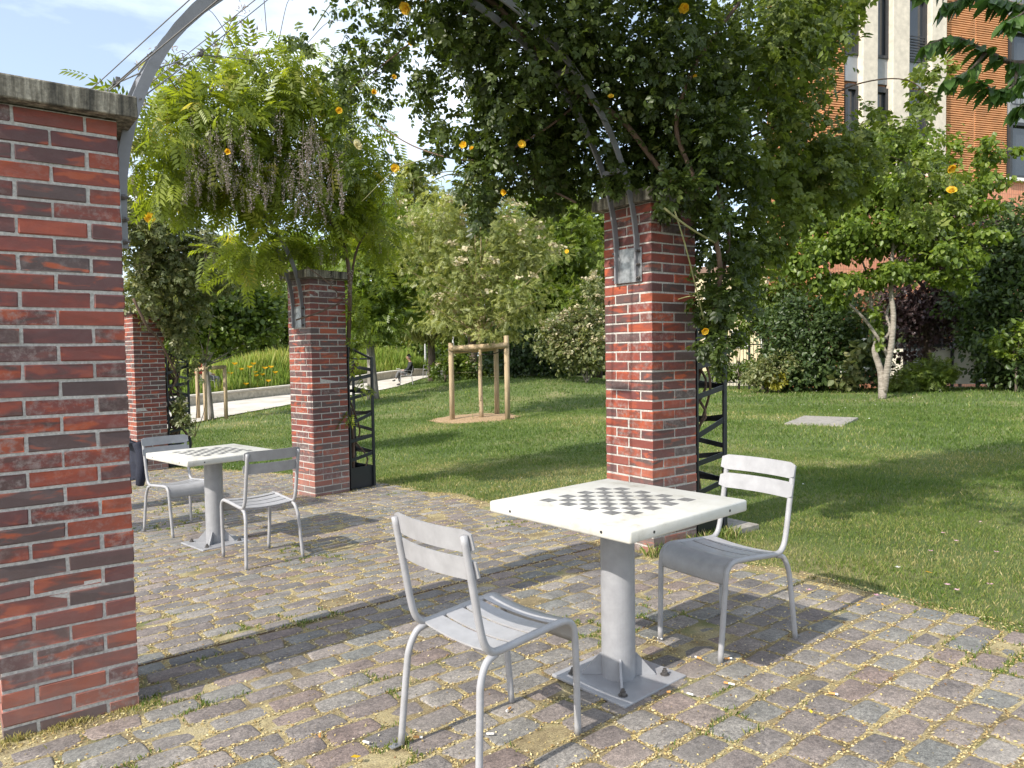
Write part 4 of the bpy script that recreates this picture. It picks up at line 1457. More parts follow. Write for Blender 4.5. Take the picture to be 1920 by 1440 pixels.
def make_rose():
    from numpy import diag
    r = np.random.default_rng(101)
    root_xy = loc2(PB['nc'], PB['rot'], PW + .16, .18)
    base = np.array([*root_xy, G(*root_xy)])
    root = empty('climbing_rose', 'large dark green climbing rose with yellow flowers over the arch and trellis', 'rose', base)
    bl = blobs_px([
        (890, 40, 4.9, 95, 100, .55, 900), (1000, 100, 4.8, 130, 130, .6, 1500), (1130, 90, 5.0, 140, 130, .6, 1560), (1260, 120, 5.2, 130, 140, .7, 1620),
        (960, 250, 5.2, 95, 85, .5, 960), (1075, 265, 5.35, 120, 85, .5, 1140), (1225, 275, 5.5, 120, 80, .5, 1140), (1330, 310, 5.4, 100, 110, .5, 1080),
        (1365, 450, 5.5, 75, 120, .38, 600), (1345, 575, 5.15, 42, 75, .2, 240), (905, 345, 5.25, 50, 62, .35, 264), (860, 170, 5.3, 70, 110, .45, 520),
        (1030, 345, 5.5, 100, 40, .4, 336), (1130, 335, 5.4, 60, 40, .35, 240),
        (1175, 345, 4.95, 45, 28, .2, 136), (1270, 365, 4.95, 55, 30, .22, 208), (1320, 420, 5.05, 35, 40, .2, 136), (1345, 660, 5.2, 30, 45, .15, 104), (1330, 640, 4.95, 14, 30, .1, 40),
        (900, -120, 4.8, 160, 110, .7, 540), (1100, -140, 4.9, 170, 120, .7, 660), (1300, -120, 5.2, 150, 120, .8, 660),
        (745, 50, 5.6, 80, 80, .5, 264), (690, 180, 6.0, 65, 90, .45, 168), (800, 110, 5.4, 55, 90, .4, 184), (790, 290, 5.8, 60, 40, .4, 88), (700, 290, 6.2, 60, 60, .4, 88), (640, 100, 6.2, 60, 60, .4, 64), (590, 40, 6.0, 60, 40, .3, 48)])
    blr = blobs_px([(1410, 90, 5.8, 110, 130, .75, 900), (1400, 250, 5.9, 100, 100, .6, 650), (1495, 150, 6.3, 95, 130, .7, 900), (1490, 310, 6.5, 105, 85, .6, 800),
        (1535, 40, 6.4, 60, 80, .6, 340), (1570, 240, 6.6, 70, 60, .5, 260), (1440, 400, 6.1, 60, 70, .4, 380),
        (1670, 270, 6.6, 60, 40, .4, 110), (1760, 170, 6.8, 45, 60, .3, 120), (1745, 330, 6.9, 50, 90, .35, 200),
        (1530, -20, 6.4, 80, 60, .6, 600), (1480, 20, 6.1, 80, 70, .6, 700), (1430, 480, 6.0, 45, 50, .35, 300), (1560, 330, 6.4, 60, 50, .45, 350)])
    # leaves added above the arch, out of view, to shade the growth below
    for s_, t_, z_, n_ in ((1.25, -.2, 3.86, 700), (1.55, .25, 3.92, 1200), (1.95, -.15, 3.95, 1100), (2.4, .2, 3.85, 900), (1.9, .9, 3.8, 600)):
        q_ = arch_world(pA0, AZ_AB, s_, z_); q_[0] -= math.sin(AZ_AB) * t_; q_[1] += math.cos(AZ_AB) * t_
        bl.append((q_, np.diag([.42, .5, .26]), int(n_ * .7)))
    # and more added overhead, out of view, to dapple the lawn with shade
    for x_, y_, z_, n_ in ((1.5, 2.9, 3.75, 420), (2.3, 2.7, 3.8, 480), (3.1, 2.9, 3.7, 480), (3.7, 2.3, 3.6, 420), (2.8, 1.9, 3.8, 420), (1.9, 1.9, 3.85, 330), (3.6, 1.3, 3.65, 300), (2.5, 1.1, 3.8, 260)):
        bl.append((np.array([x_, y_, z_]), np.diag([.55, .55, .22]), n_))
    P, O = crown_points(bl, r, 26, .17, .42)
    # the growth lies on the arch, the space under it stays open
    dd = P[:, :2] - np.array(pA0)
    s_ = dd[:, 0] * math.cos(AZ_AB) + dd[:, 1] * math.sin(AZ_AB); t_ = -dd[:, 0] * math.sin(AZ_AB) + dd[:, 1] * math.cos(AZ_AB)
    za = 1.91 + 1.47 * np.sqrt(np.clip(1 - ((s_ - SPAN / 2) / (SPAN / 2)) ** 2, 0, 1))
    under = (s_ > 1.0) & (s_ < 3.12) & (P[:, 2] < za + .05) & (t_ < .18) & (r.random(len(P)) < .42)
    P, O = P[~under], O[~under]
    leaves('foliage', P, O, TM_ROSE, .098, M['rose_leaf'], root, base, r, .35, .55, .95, .42, .2, .75)
    P, O = crown_points(blr, r, 15, .15, .42)
    leaves('foliage', P, O, TM_ROSE, .115, M['rose_light'], root, base, r, .5, .55, .85, .45, .24, .7)
    bl = bl + blr
    # canes
    mb = MB()
    def cane(pts, rad, mi=0):
        mb.tube(smooth_path(pts, 6) - base, rad, 7, mi)
    b = base
    cane([b, b + np.array([.10, .02, .35]), b + np.array([-.01, .05, .8]), b + np.array([.12, .0, 1.3]), W(1350, 520, 5.25), W(1330, 410, 5.2), W(1300, 330, 5.0), W(1268, 235, 4.9), W(1300, 130, 4.9), W(1345, 60, 5.0), W(1390, 0, 5.2)], [.022, .02, .018, .016, .014, .012])
    cane([b + np.array([.03, .06, 0]), b + np.array([-.08, .08, .25]), b + np.array([.10, .10, .7]), b + np.array([.05, .06, 1.25]), W(1365, 470, 5.4), W(1345, 330, 5.5), W(1400, 200, 5.7), W(1480, 90, 6.1)], [.018, .016, .013, .008])
    cane([W(1345, 400, 5.2), W(1250, 330, 5.1), W(1160, 220, 5.0), W(1060, 170, 4.9), W(1020, 110, 4.8), W(940, 20, 4.7), W(860, -40, 4.6)], [.016, .018, .02, .02, .018, .014])
    cane([W(1100, 180, 4.9), W(1010, 250, 5.0), W(900, 300, 5.2), W(790, 280, 5.6), W(700, 230, 6.0)], [.009, .007, .006, .004])
    cane([W(1000, 60, 4.8), W(900, 20, 5.0), W(800, 60, 5.3), W(720, 120, 5.7), W(650, 170, 6.0)], [.010, .008, .006, .004])
    cane([W(1080, 380, 5.2), W(1015, 345, 5.2), W(960, 300, 5.2)], [.008, .007, .006])
    cane([W(1245, 390, 4.75), W(1290, 425, 4.75), W(1340, 455, 4.85)], [.0075, .007, .006], 1)
    cane([W(1265, 395, 4.80), W(1285, 460, 4.82), W(1305, 540, 4.9), W(1320, 600, 5.0)], [.005, .005, .004], 1)
    cane([W(1400, 260, 5.8), W(1500, 215, 6.2), W(1600, 160, 6.5), W(1700, 150, 6.7), W(1760, 200, 6.8)], [.009, .007, .005, .003])
    cane([W(1450, 330, 6.1), W(1550, 320, 6.5), W(1650, 290, 6.7), W(1750, 330, 6.9)], [.008, .006, .004, .003])
    for i in range(26):
        c, A, n = bl[r.integers(0, len(bl))]
        p0 = c + (r.normal(size=3) * .3) @ A
        d = r.normal(size=3) * np.array([.5, .5, .35]); d /= np.linalg.norm(d)
        cane([p0, p0 + d * .3 + np.array([0, 0, .05]), p0 + d * .6 + np.array([0, 0, -.04])], [.005, .004, .002], 1)
    mb.build('cane', [M['vine'], M['cane']], root, smooth=True)
    # flowers
    fl = [(762, 15, 4.9, .085), (1283, 15, 4.6, .07), (700, 175, 5.5, .06), (740, 315, 5.4, .062), (635, 207, 5.7, .058), (948, 360, 4.9, .06), (978, 271, 4.7, .05), (870, 272, 4.9, .055), (886, 281, 4.9, .045),
          (1145, 182, 4.5, .035), (738, 145, 5.2, .04), (801, 5, 4.9, .05), (771, 80, 5.0, .05), (1320, 619, 4.75, .055), (1781, 312, 6.3, .085), (1783, 359, 6.3, .07), (1302, 142, 4.7, .03), (428, 284, 6.3, .065), (1063, 472, 5.0, .03)]
    for i, (u, v, D, s) in enumerate(fl):
        put_flower(root, base, W(u, v, D), FLY[i % 3], s, r)
    for (u, v, D, s) in ((865, 100, 4.7, .085), (668, 273, 5.7, .075)):
        put_flower(root, base, W(u, v, D), FLP, s * 1.1, r, 'pale cream rose flower')
    # browning buds and hips
    return root
make_rose()

# ---- wisteria on the third pillar
def raceme_mesh(seed, L):
    r = np.random.default_rng(seed)
    n = 90
    t = np.sort(r.random(n))
    a = r.uniform(0, 2 * PI, n)
    rad = (.030 * (1 - t) + .008) * np.sqrt(r.random(n))
    P = np.c_[np.cos(a) * rad, np.sin(a) * rad, -t * L]
    d = np.c_[np.cos(a), np.sin(a), -r.random(n)]
    nr = r.normal(size=(n, 3)) + np.array([0, 0, .5])
    V, F, rr = scatter(TM_KITE[0], TM_KITE[1], frames(d, nr, r.uniform(.010, .019, n)), P, np.clip(r.normal(.5, .25, n), 0, 1))
    # the thin stalk down the middle
    k = len(V); zs = np.linspace(.04, -L * .98, 9); wob = r.normal(0, .003, (9, 2))
    S_ = np.vstack([np.c_[wob[:, 0] - .0012, wob[:, 1], zs], np.c_[wob[:, 0] + .0012, wob[:, 1], zs]])
    V = np.vstack([V, S_]); F = np.vstack([F, [[k + i, k + 9 + i, k + 10 + i, k + 1 + i] for i in range(8)]]); rr = np.r_[rr, np.full(8, .2)]
    me = fast_mesh('raceme', V, F, rr)
    me.materials.append(M['raceme'])
    return me

def make_wisteria():
    r = np.random.default_rng(202)
    bxy = loc2(PC['nc'], PC['rot'], PW + .07, .12)
    base = np.array([*bxy, G(*bxy)])
    root = empty('wisteria', 'bright green wisteria with faded hanging flower clusters over the second arch', 'wisteria', base)
    bl = blobs_px([
        (285, 270, 7.3, 75, 90, .6, 237), (390, 225, 7.5, 100, 75, .6, 345), (490, 165, 7.8, 100, 70, .6, 302), (590, 150, 8.0, 90, 65, .6, 216), (630, 250, 8.2, 100, 85, .6, 309),
        (510, 270, 8.0, 100, 85, .6, 345), (410, 310, 7.8, 85, 60, .5, 230), (560, 360, 8.2, 95, 65, .5, 237), (650, 350, 8.4, 80, 60, .5, 187), (690, 400, 8.7, 70, 70, .5, 187), (725, 440, 9.0, 45, 50, .4, 79),
        (600, 440, 8.5, 65, 45, .4, 93), (520, 430, 8.2, 55, 45, .4, 72), (470, 370, 8.0, 60, 50, .4, 129), (330, 350, 7.6, 60, 50, .4, 108),
        (690, 570, 8.6, 24, 45, .2, 24), (672, 670, 8.5, 14, 50, .15, 11), (480, 470, 7.6, 60, 50, .4, 79), (350, 150, 7.3, 50, 40, .3, 43), (664, 760, 8.5, 10, 40, .1, 5), (440, 480, 8.6, 60, 40, .4, 64)])
    P, O = crown_points(bl, r, 9, .20, .45)
    leaves('foliage', P, O, TM_WIST, .255, M['wist_leaf'], root, base, r, .42, .6, .9, .48, .22, .6)
    mb = MB()
    def cane(pts, rad):
        mb.tube(smooth_path(pts, 6) - base, rad, 7)
    b = base
    cane([b, b + np.array([.03, .02, .5]), b + np.array([-.02, 0, 1.1]), b + np.array([.03, -.02, 1.7]), W(655, 520, 8.3), W(640, 450, 8.3), W(600, 390, 8.2), W(540, 330, 8.0), W(470, 270, 7.8), W(400, 220, 7.6)], [.028, .026, .024, .022, .02, .016, .010])
    cane([b + np.array([.05, .03, 0]), b + np.array([.06, -.01, .6]), b + np.array([0.02, .04, 1.3]), W(662, 500, 8.4), W(690, 430, 8.6), W(720, 380, 8.8)], [.02, .018, .015, .012, .008])
    cane([W(655, 560, 8.25), W(600, 585, 8.1), W(555, 600, 8.0)], [.010, .010, .008])
    cane([W(655, 575, 8.2), W(615, 530, 8.05), W(575, 500, 8.0)], [.006, .006, .005])
    cane([W(660, 545, 8.2), W(625, 560, 8.05), W(585, 560, 8.0)], [.005, .005, .004])
    for (u, v, D, du, dv) in ((470, 130, 7.7, -40, -60), (520, 90, 7.7, 30, -90), (380, 140, 7.4, -50, -40), (340, 180, 7.2, -70, -60), (560, 100, 7.9, 90, -60), (620, 120, 8, 60, -70), (440, 90, 7.4, -70, -70), (500, 60, 7.4, -10, -80), (400, 120, 7.3, 60, -90), (420, 480, 8, -90, -10)):
        a = W(u, v, D); q = W(u + du * .6, v + dv * .8, D - .2); e = W(u + du, v + dv, D - .4)
        cane([a, q + np.array([0, 0, .05]), e], [.004, .003, .0018])
    mb.build('stem', M['vine'], root, smooth=True)
    meshes = [raceme_mesh(s, L) for s, L in ((1, .26), (2, .32), (3, .38), (4, .22))]
    for i in range(98):
        if i < 80:
            u = r.uniform(350, 655); v = r.uniform(205, 350) + (u - 500) * .12; D = r.uniform(6.55, 7.25)
        else:
            u, v, D = [(300, 330, 7.3), (318, 345, 7.4), (345, 355, 7.5), (245, 300, 7.1), (252, 320, 7.2), (700, 320, 8.2), (735, 330, 8.4), (690, 350, 8.3), (655, 500, 8.1), (668, 490, 8.1), (625, 470, 8.0), (600, 460, 7.9), (380, 430, 8.0), (400, 440, 8.0), (440, 450, 8.2), (715, 430, 8.5), (330, 340, 7.4), (470, 440, 8.0)][i - 80]
        o = bpy.data.objects.new('flower_raceme', meshes[i % 4])
        COL.objects.link(o); o.parent = root
        o.location = tuple(W(u, v, D) - base)
        o.rotation_euler = (r.normal(0, .10), r.normal(0, .10), r.uniform(0, 6.3))
        s = r.uniform(.8, 1.25); q_ = r.uniform(.55, .95); o.scale = (s * q_, s * q_, s)
    # pale buds standing up against the sky
    bud = bl[18:19] + blobs_px([(330, 130, 7.2, 60, 45, .3, 10), (480, 60, 7.6, 45, 35, .3, 10), (290, 140, 7.2, 30, 30, .2, 8), (450, 100, 7.5, 40, 30, .2, 8), (250, 200, 7.1, 15, 20, .2, 5)])
    P, O = crown_points([(c, A, 60) for c, A, n in bud], r, 12, .12)
    bo = leaves('bud', P, O, TM_NARROW, .055, M['raceme'], root, base, r, -.6, .3, .5, .35, .2, .5)
    bo['kind'] = 'stuff'
    return root
make_wisteria()

def make_far_vine():
    r = np.random.default_rng(303)
    bxy = loc2(PD['nc'], PD['rot'], PW + .12, .15)
    base = np.array([*bxy, G(*bxy)])
    root = empty('climbing_plant', 'grey green climber tangled over the farthest brick pillar and its trellis', 'climber', base)
    bl = blobs_px([(275, 440, 11.6, 55, 60, .6, 1100), (330, 470, 11.8, 60, 70, .6, 1300), (390, 460, 12.0, 45, 50, .5, 550), (290, 540, 11.9, 50, 50, .45, 800), (345, 560, 12.3, 45, 55, .4, 750),
                   (320, 620, 12.3, 28, 40, .3, 260), (355, 650, 12.5, 22, 45, .2, 170), (250, 380, 11.5, 45, 40, .5, 420), (420, 520, 12.3, 40, 40, .4, 330), (330, 720, 12.4, 14, 60, .12, 70), (350, 770, 12.4, 16, 30, .12, 60)])
    P, O = crown_points(bl, r, 20, .18)
    leaves('foliage', P, O, TM_ROSE, .13, M['grey_leaf'], root, base, r, .4, .5, .9, .62)
    mb = MB()
    b = base
    for k in range(7):
        p = b + np.array([r.normal(0, .05), r.normal(0, .05), 0])
        pts = [p]
        for z in (.35, .7, 1.05, 1.4, 1.8):
            pts.append(b + np.array([r.normal(.02, .09), r.normal(.02, .09), z]))
        e = bl[r.integers(0, 6)][0]
        pts.append(e)
        mb.tube(smooth_path(pts, 5) - base, [.022, .018, .014, .006], 6)
    mb.tube(smooth_path([W(250, 560, 11.4), W(275, 610, 11.5), W(300, 640, 11.8), W(330, 700, 12.3)], 5) - base, [.02, .018, .016], 6)
    for q in ((385, 760), (375, 700)):
        mb.tube(smooth_path([W(365, 820, 12.5), W(q[0], q[1], 12.5), W(383, 690, 12.4), W(400, 580, 12.4)], 6) - base, [.006, .005, .003], 5)
    mb.build('stem', M['vine'], root, smooth=True)
    put_flower(root, base, W(279, 409, 10.9), FLY[0], .14, r)
    return root
make_far_vine()

# ------------------------------------------------------------------ trellises beside the pillars
XO = .36
def make_trellis(P, label, h, seed):
    r = np.random.default_rng(seed)
    o2 = loc2(P['nc'], P['rot'], PW, 0)
    g = G(*o2)
    root = empty('trellis', label, 'trellis', (o2[0], o2[1], g), P['rot'], 'black metal trellises beside the pillars')
    posts = [(XO, .03), (XO, .40), (.055, .43), (.03, .02)]
    for i, (x, y) in enumerate(posts):
        mb = MB()
        ht = h - .12 * (x > .1)
        mb.box((x, y, ht / 2 + .02), (.030 if i < 2 else .018, .024, ht), 0, .002)
        mb.build('post', M['black'], root)
    mb = MB()
    mb.tube([(.0, .05, h + .04), (XO, .03, h - .12)], .014, 6)
    mb.tube([(XO, .03, h - .12), (XO, .40, h - .12)], .012, 6)
    mb.tube([(.0, .40, h + .04), (XO, .40, h - .12)], .012, 6)
    mb.build('top_rail', M['black'], root)
    z = .34
    k = 0
    while z < h - .2:
        tilt = [.07, -.01, .05, .0, .12, -.05][k % 6]
        mb = MB()
        y = .03 if k % 2 == 0 else .40
        V, F = rect_bar([(.0, y, z), (XO, y, z + tilt)], (0, 0, 1), .006, .038); mb.add(V, F)
        V, F = rect_bar([(XO + .003, .03, z + tilt), (XO + .003, .40, z + tilt + .04 - .05 * (k % 3))], (0, 0, 1), .006, .038); mb.add(V, F)
        mb.build('strap', M['black'], root)
        z += [.09, .13, .11, .08, .19, .10][k % 6]; k += 1
    # wandering rods
    for q in range(3):
        mb = MB()
        pts = [(r.uniform(.02, XO), r.uniform(.03, .4), z_) for z_ in np.arange(.05, h, .28)]
        mb.tube(smooth_path(pts, 5), .010, 6)
        mb.build('stem', M['vine'], root, smooth=True)
    mb = MB()
    for (c, s) in (((XO / 2, .045, .14), (XO, .008, .24)), ((XO / 2, .385, .14), (XO, .008, .24)), ((.019, .215, .14), (.008, .34, .24)), ((XO - .004, .215, .14), (.008, .34, .24)), ((XO / 2, .215, .06), (XO - .02, .33, .04))):
        mb.box(c, s)
    mb.build('planter_box', M['black'], root)
    return root
make_trellis(PB, 'black metal trellis on the far side of the pillar behind the near table', 1.66, 1)
make_trellis(PC, 'black metal trellis on the lawn side of the wisteria pillar', 1.62, 2)
make_trellis(PD, 'black metal trellis tangled with stems beside the farthest pillar', 1.75, 3)
def trellis_pad():
    o2 = loc2(PB['nc'], PB['rot'], PW + .52, .12)
    mb = MB(); mb.box((0, 0, .02), (.30, .34, .05), 0, .006)
    o = mb.build('foundation_slab', M['paver'])
    o.location = (o2[0], o2[1], G(*o2) + .006); o.rotation_euler = (0, 0, PB['rot'])
    tag(o, 'small concrete footing at the foot of the trellis behind the near chair', 'slab')
trellis_pad()

# ------------------------------------------------------------------ staked young trees
def post_frame(name, label, posts, rails, rp=.052, group=None):
    base = np.mean([p[0] for p in posts], axis=0)
    base[2] = min(p[0][2] for p in posts)
    root = empty(name, label, 'tree stakes', base, 0, group)
    for a, b in posts:
        a = np.array(a); b = np.array(b)
        mb = MB(); mb.tube([a - base + np.array([0, 0, -.05]), (a + b) / 2 - base + np.array([.004, .003, 0]), b - base - np.array([0, 0, .012]), b - base], [rp, rp * .97, rp * .95, rp * .8], 14)
        o = mb.build('post', M['stake'], root)
        for p in o.data.polygons: p.use_smooth = len(p.vertices) == 4
    for a, b in rails:
        mb = MB(); mb.tube([np.array(a) - base, (np.array(a) + np.array(b)) / 2 - base + np.array([0, 0, -.004]), np.array(b) - base], [rp * .95, rp * 1.03, rp * .95], 14)
        o = mb.build('rail', M['stake'], root)
        for p in o.data.polygons: p.use_smooth = len(p.vertices) == 4
    return root, base
def gz(p): return np.array([p[0], p[1], G(p[0], p[1])])
def main_stakes():
    a = gz(W(848, 785, 17)); b = gz(W(952, 792, 16.6)); c = gz(W(932, 778, 17.9)); d = gz(W(872, 774, 18.3))
    up = lambda p, h: p + np.array([0, 0, h])
    root, base = post_frame('tree_stakes', 'three sided frame of round wooden posts around the young tree on the lawn', [(a, up(a, 1.80)), (b, up(b, 1.90)), (c, up(c, 1.80))],
               [(up(a, 1.67) + (a - b) * .03 + np.array([-.03, -.05, 0]), up(b, 1.69) + (b - a) * .03 + np.array([-.03, -.05, 0])),
                (up(b, 1.66), up(c, 1.66)), (up(a, 1.60), up(c, 1.62))], .062)
    t = gz(W(903, 790, 17.05))
    mb = MB()
    mb.tube(smooth_path([up(t, 1.5), (up(t, 1.56) + up(a, 1.6)) / 2, up(a, 1.62)], 4) - base, .008, 5)
    mb.tube(smooth_path([up(t, 1.5), (up(t, 1.5) + up(b, 1.6)) / 2 + np.array([0, 0, -.05]), up(b, 1.62)], 4) - base, .012, 5)
    mb.build('tie', M['black'], root)
    bl = blobs_px([(830, 420, 17.3, 85, 55, 1.0, 900), (930, 430, 17.3, 75, 80, 1.0, 900), (990, 480, 17.4, 70, 60, .9, 750), (860, 510, 17.0, 95, 60, 1.0, 1000), (960, 560, 17.0, 80, 55, .9, 750), (850, 590, 17.0, 70, 40, .8, 600), (930, 610, 17.0, 55, 30, .7, 350), (910, 370, 17.2, 60, 50, .8, 400), (770, 470, 17.3, 60, 60, .8, 450)])
    make_tree('young_tree', 'young tree with cream flower heads inside the wooden stake frame', 'tree', t, [t, up(t, 1.0) + np.array([-.01, .01, 0]), up(t, 1.7), W(897, 600, 17), W(893, 500, 17), W(890, 430, 17)], [.055, .045, .040, .032, .022, .012], bl, TM_SORB, .19, M['pale_leaf'], M['stake'], 11, per=18, sig=.17, rmean=.55, bloom=('cream_bloom', 520, .15, .0), nlimb=3)
main_stakes()
def sapling():
    p = gz(W(887, 785, 16.9))
    root = empty('sapling', 'thin green sapling in the bare soil beside the staked tree', 'plant', p)
    mb = MB(); mb.tube(smooth_path([(0, 0, 0), (-.03, 0, .3), (-.09, .02, .62)], 4), [.008, .006, .003], 5)
    mb.build('stem', M['cane'], root)
    r = np.random.default_rng(4)
    P = np.array([(-.03 - .06 * t, 0, .25 + .5 * t) for t in r.random(26)]) + r.normal(0, .045, (26, 3))
    leaves('foliage', P, r.normal(size=(26, 3)), TM_KITE, .07, M['bright_leaf'], root, np.zeros(3), r)
sapling()

def left_stakes():
    a = gz(W(386, 788, 20.3)); b = gz(W(424, 782, 20.7)); c = gz(W(372, 782, 21.3))
    up = lambda p, h: p + np.array([0, 0, h])
    post_frame('tree_stakes', 'weathered wooden stake frame around the slim tree beside the pale path', [(a, up(a, 1.42)), (b, up(b, 1.40)), (c, up(c, 1.36))],
               [(up(a, 1.36) + (a - b) * .05, up(b, 1.36) + (b - a) * .05), (up(a, 1.33), up(c, 1.33))], .05)
    t = gz(W(397, 788, 20.6))
    bl = blobs_px([(400, 560, 20.6, 75, 60, 1.2, 2300), (450, 590, 20.8, 60, 45, 1.0, 1300), (370, 600, 20.6, 50, 45, 1, 1100), (410, 625, 20.6, 75, 25, .9, 1200), (490, 600, 21, 45, 40, 1, 1100), (340, 560, 20.8, 40, 60, 1, 900), (430, 500, 20.9, 60, 45, 1, 1200)])
    make_tree('slim_tree', 'slim young tree with deep green leaves between stakes by the pale path', 'tree', t, [t, up(t, 1.0) + np.array([-.06, .02, 0]), up(t, 2.0) + np.array([-.14, .05, 0]), W(390, 590, 20.6)], [.07, .06, .05, .03], bl, TM_WIDE, .16, M['mid_leaf'], M['bark_grey'], 12, rmean=.35)
left_stakes()

# ------------------------------------------------------------------ trees and shrubs on the lawn and beyond
def tr(name, label, cat, uvD, hdirs, rad, blobs, tm, size, mat, bark, seed, **kw):
    b = gz(W(*uvD)); b[2] -= .03
    return make_tree(name, label, cat, b, [b] + [W(*q) for q in hdirs], rad, blobs_px(blobs), tm, size, M[mat], M[bark], seed, **kw)

tr('leaning_tree', 'bright green tree with a grey trunk just right of the wisteria pillar', 'tree', (700, 747, 24), [(697, 690, 24), (695, 640, 24), (705, 580, 24), (735, 500, 24)], [.20, .14, .12, .10, .05],
   [(690, 520, 24, 60, 70, 1.5, 1500), (750, 450, 24.5, 75, 75, 1.8, 2300), (700, 590, 23.5, 55, 50, 1.2, 1200), (770, 540, 24.5, 60, 50, 1.4, 1300), (800, 480, 25, 50, 60, 1.4, 1000), (680, 430, 24.5, 60, 60, 1.5, 1200)], TM_SORB, .34, 'bright_leaf', 'bark_grey', 21, rmean=.5)
tr('drooping_tree', 'pale green tree with drooping leaves above the person on the path', 'tree', (811, 713, 34), [(809, 660, 34), (806, 610, 34), (804, 540, 34)], [.22, .17, .14, .06],
   [(745, 560, 34, 60, 60, 1.8, 2000), (800, 520, 34, 65, 60, 2, 2400), (850, 560, 34, 50, 55, 1.6, 1600), (800, 600, 33.5, 75, 40, 1.8, 2000), (760, 610, 33.5, 50, 30, 1.5, 900), (740, 500, 34.5, 55, 45, 1.6, 1200)], TM_NARROW, .34, 'pale_leaf', 'bark', 22, droop=1.0, rmean=.5, out=.4)
tr('poplar', 'tall pale yellow green tree rising into the sky beyond the path', 'tree', (790, 690, 48), [(788, 600, 48), (786, 480, 48), (785, 400, 48)], [.3, .25, .18, .06],
   [(790, 400, 48, 50, 60, 2, 1900), (830, 430, 48, 50, 60, 2, 1800), (750, 420, 48, 45, 50, 2, 1300), (790, 480, 48, 70, 60, 2.2, 2400), (770, 340, 48, 30, 35, 1.5, 700), (840, 490, 48, 50, 60, 2, 1500)], TM_LEAF, .40, 'pale_leaf', 'bark_grey', 23, rmean=.6)
tr('feathery_tree', 'mid green feathery tree behind the staked young tree', 'tree', (1000, 690, 30), [(1000, 640, 30), (1002, 580, 30), (1005, 480, 30)], [.17, .14, .12, .06],
   [(1000, 430, 30, 70, 60, 2, 2600), (1060, 470, 30, 70, 70, 2, 2700), (990, 520, 30, 75, 60, 2, 2700), (1060, 560, 30, 70, 60, 1.8, 2400), (1010, 600, 30, 60, 40, 1.6, 1500), (1060, 390, 30.5, 50, 45, 1.8, 1300), (950, 470, 30.5, 50, 60, 1.6, 1300)], TM_SORB, .36, 'bright_leaf', 'bark_grey', 24, rmean=.5)
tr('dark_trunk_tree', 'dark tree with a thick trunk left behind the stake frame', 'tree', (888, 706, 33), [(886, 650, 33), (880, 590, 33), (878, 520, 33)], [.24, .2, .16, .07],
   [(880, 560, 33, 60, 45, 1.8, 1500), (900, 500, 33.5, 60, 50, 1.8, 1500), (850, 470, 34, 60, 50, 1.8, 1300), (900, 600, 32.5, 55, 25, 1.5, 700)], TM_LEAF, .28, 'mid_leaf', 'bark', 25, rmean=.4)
tr('flowering_shrub', 'tall shrub covered in cream flower heads left of the rose pillar', 'shrub', (1100, 716, 25.5), [(1100, 690, 25.5), (1095, 650, 25.5)], [.05, .04, .02],
   [(1060, 620, 25.5, 45, 35, .9, 1000), (1100, 610, 25.5, 40, 40, .9, 1000), (1110, 650, 25, 35, 45, .8, 1000), (1070, 660, 25.2, 45, 40, .8, 1000), (1040, 640, 25.5, 35, 35, .8, 700), (1115, 560, 26, 30, 50, .8, 600)], TM_LEAF, .15, 'grey_leaf', 'bark_grey', 26, rmean=.6, bloom=('cream_bloom', 520, .16, -.1),
   extra_trunks=[([gz(W(1100, 716, 25.5)), W(1088, 690, 25.5), W(1070, 640, 25.5)], [.04, .03, .015]), ([gz(W(1100, 716, 25.5)), W(1112, 690, 25.4), W(1120, 640, 25.4)], [.04, .03, .015])])
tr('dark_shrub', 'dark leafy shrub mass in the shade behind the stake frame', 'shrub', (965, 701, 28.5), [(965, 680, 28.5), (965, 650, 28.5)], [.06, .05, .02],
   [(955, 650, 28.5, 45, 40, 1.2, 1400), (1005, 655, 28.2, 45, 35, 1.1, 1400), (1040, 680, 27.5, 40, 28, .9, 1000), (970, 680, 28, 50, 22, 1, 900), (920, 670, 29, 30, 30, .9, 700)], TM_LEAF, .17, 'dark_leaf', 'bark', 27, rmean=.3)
tr('dark_shrub', 'low dark shrub with pale blooms at the path end, right of the seated person', 'shrub', (835, 712, 32), [(835, 700, 32), (835, 680, 32)], [.05, .04, .02],
   [(828, 690, 32, 22, 22, .8, 600), (860, 680, 32, 28, 30, 1, 800), (885, 690, 31.5, 20, 22, .8, 450)], TM_LEAF, .16, 'mid_leaf', 'bark', 28, rmean=.35, bloom=('cream_bloom', 60, .15, -.2))
tr('maple_tree', 'dark green tree hiding the left end of the planting bed', 'tree', (480, 705, 42), [(480, 650, 42), (476, 600, 42), (470, 540, 42)], [.25, .2, .17, .07],
   [(470, 590, 42, 75, 50, 2.5, 2600), (530, 570, 42, 60, 60, 2.5, 2300), (400, 560, 43, 75, 60, 2.5, 2300), (500, 640, 41, 80, 40, 2.2, 2300), (420, 640, 41, 80, 45, 2.2, 2300), (340, 600, 42, 60, 70, 2.5, 1800), (560, 640, 41.5, 60, 50, 2.2, 1600)], TM_LEAF, .30, 'mid_leaf', 'bark', 29, rmean=.35)
tr('cypress', 'narrow columnar green conifer behind the reeds', 'tree', (452, 690, 36), [(452, 640, 36), (452, 590, 36)], [.08, .06, .03],
   [(452, 600, 36, 12, 40, .4, 900), (452, 650, 36, 14, 40, .45, 1000), (474, 610, 36.3, 13, 40, .4, 700), (472, 655, 36.3, 13, 36, .4, 700)], TM_NARROW, .20, 'mid_leaf', 'bark', 30, droop=-1.0, rmean=.35, limbs=False)
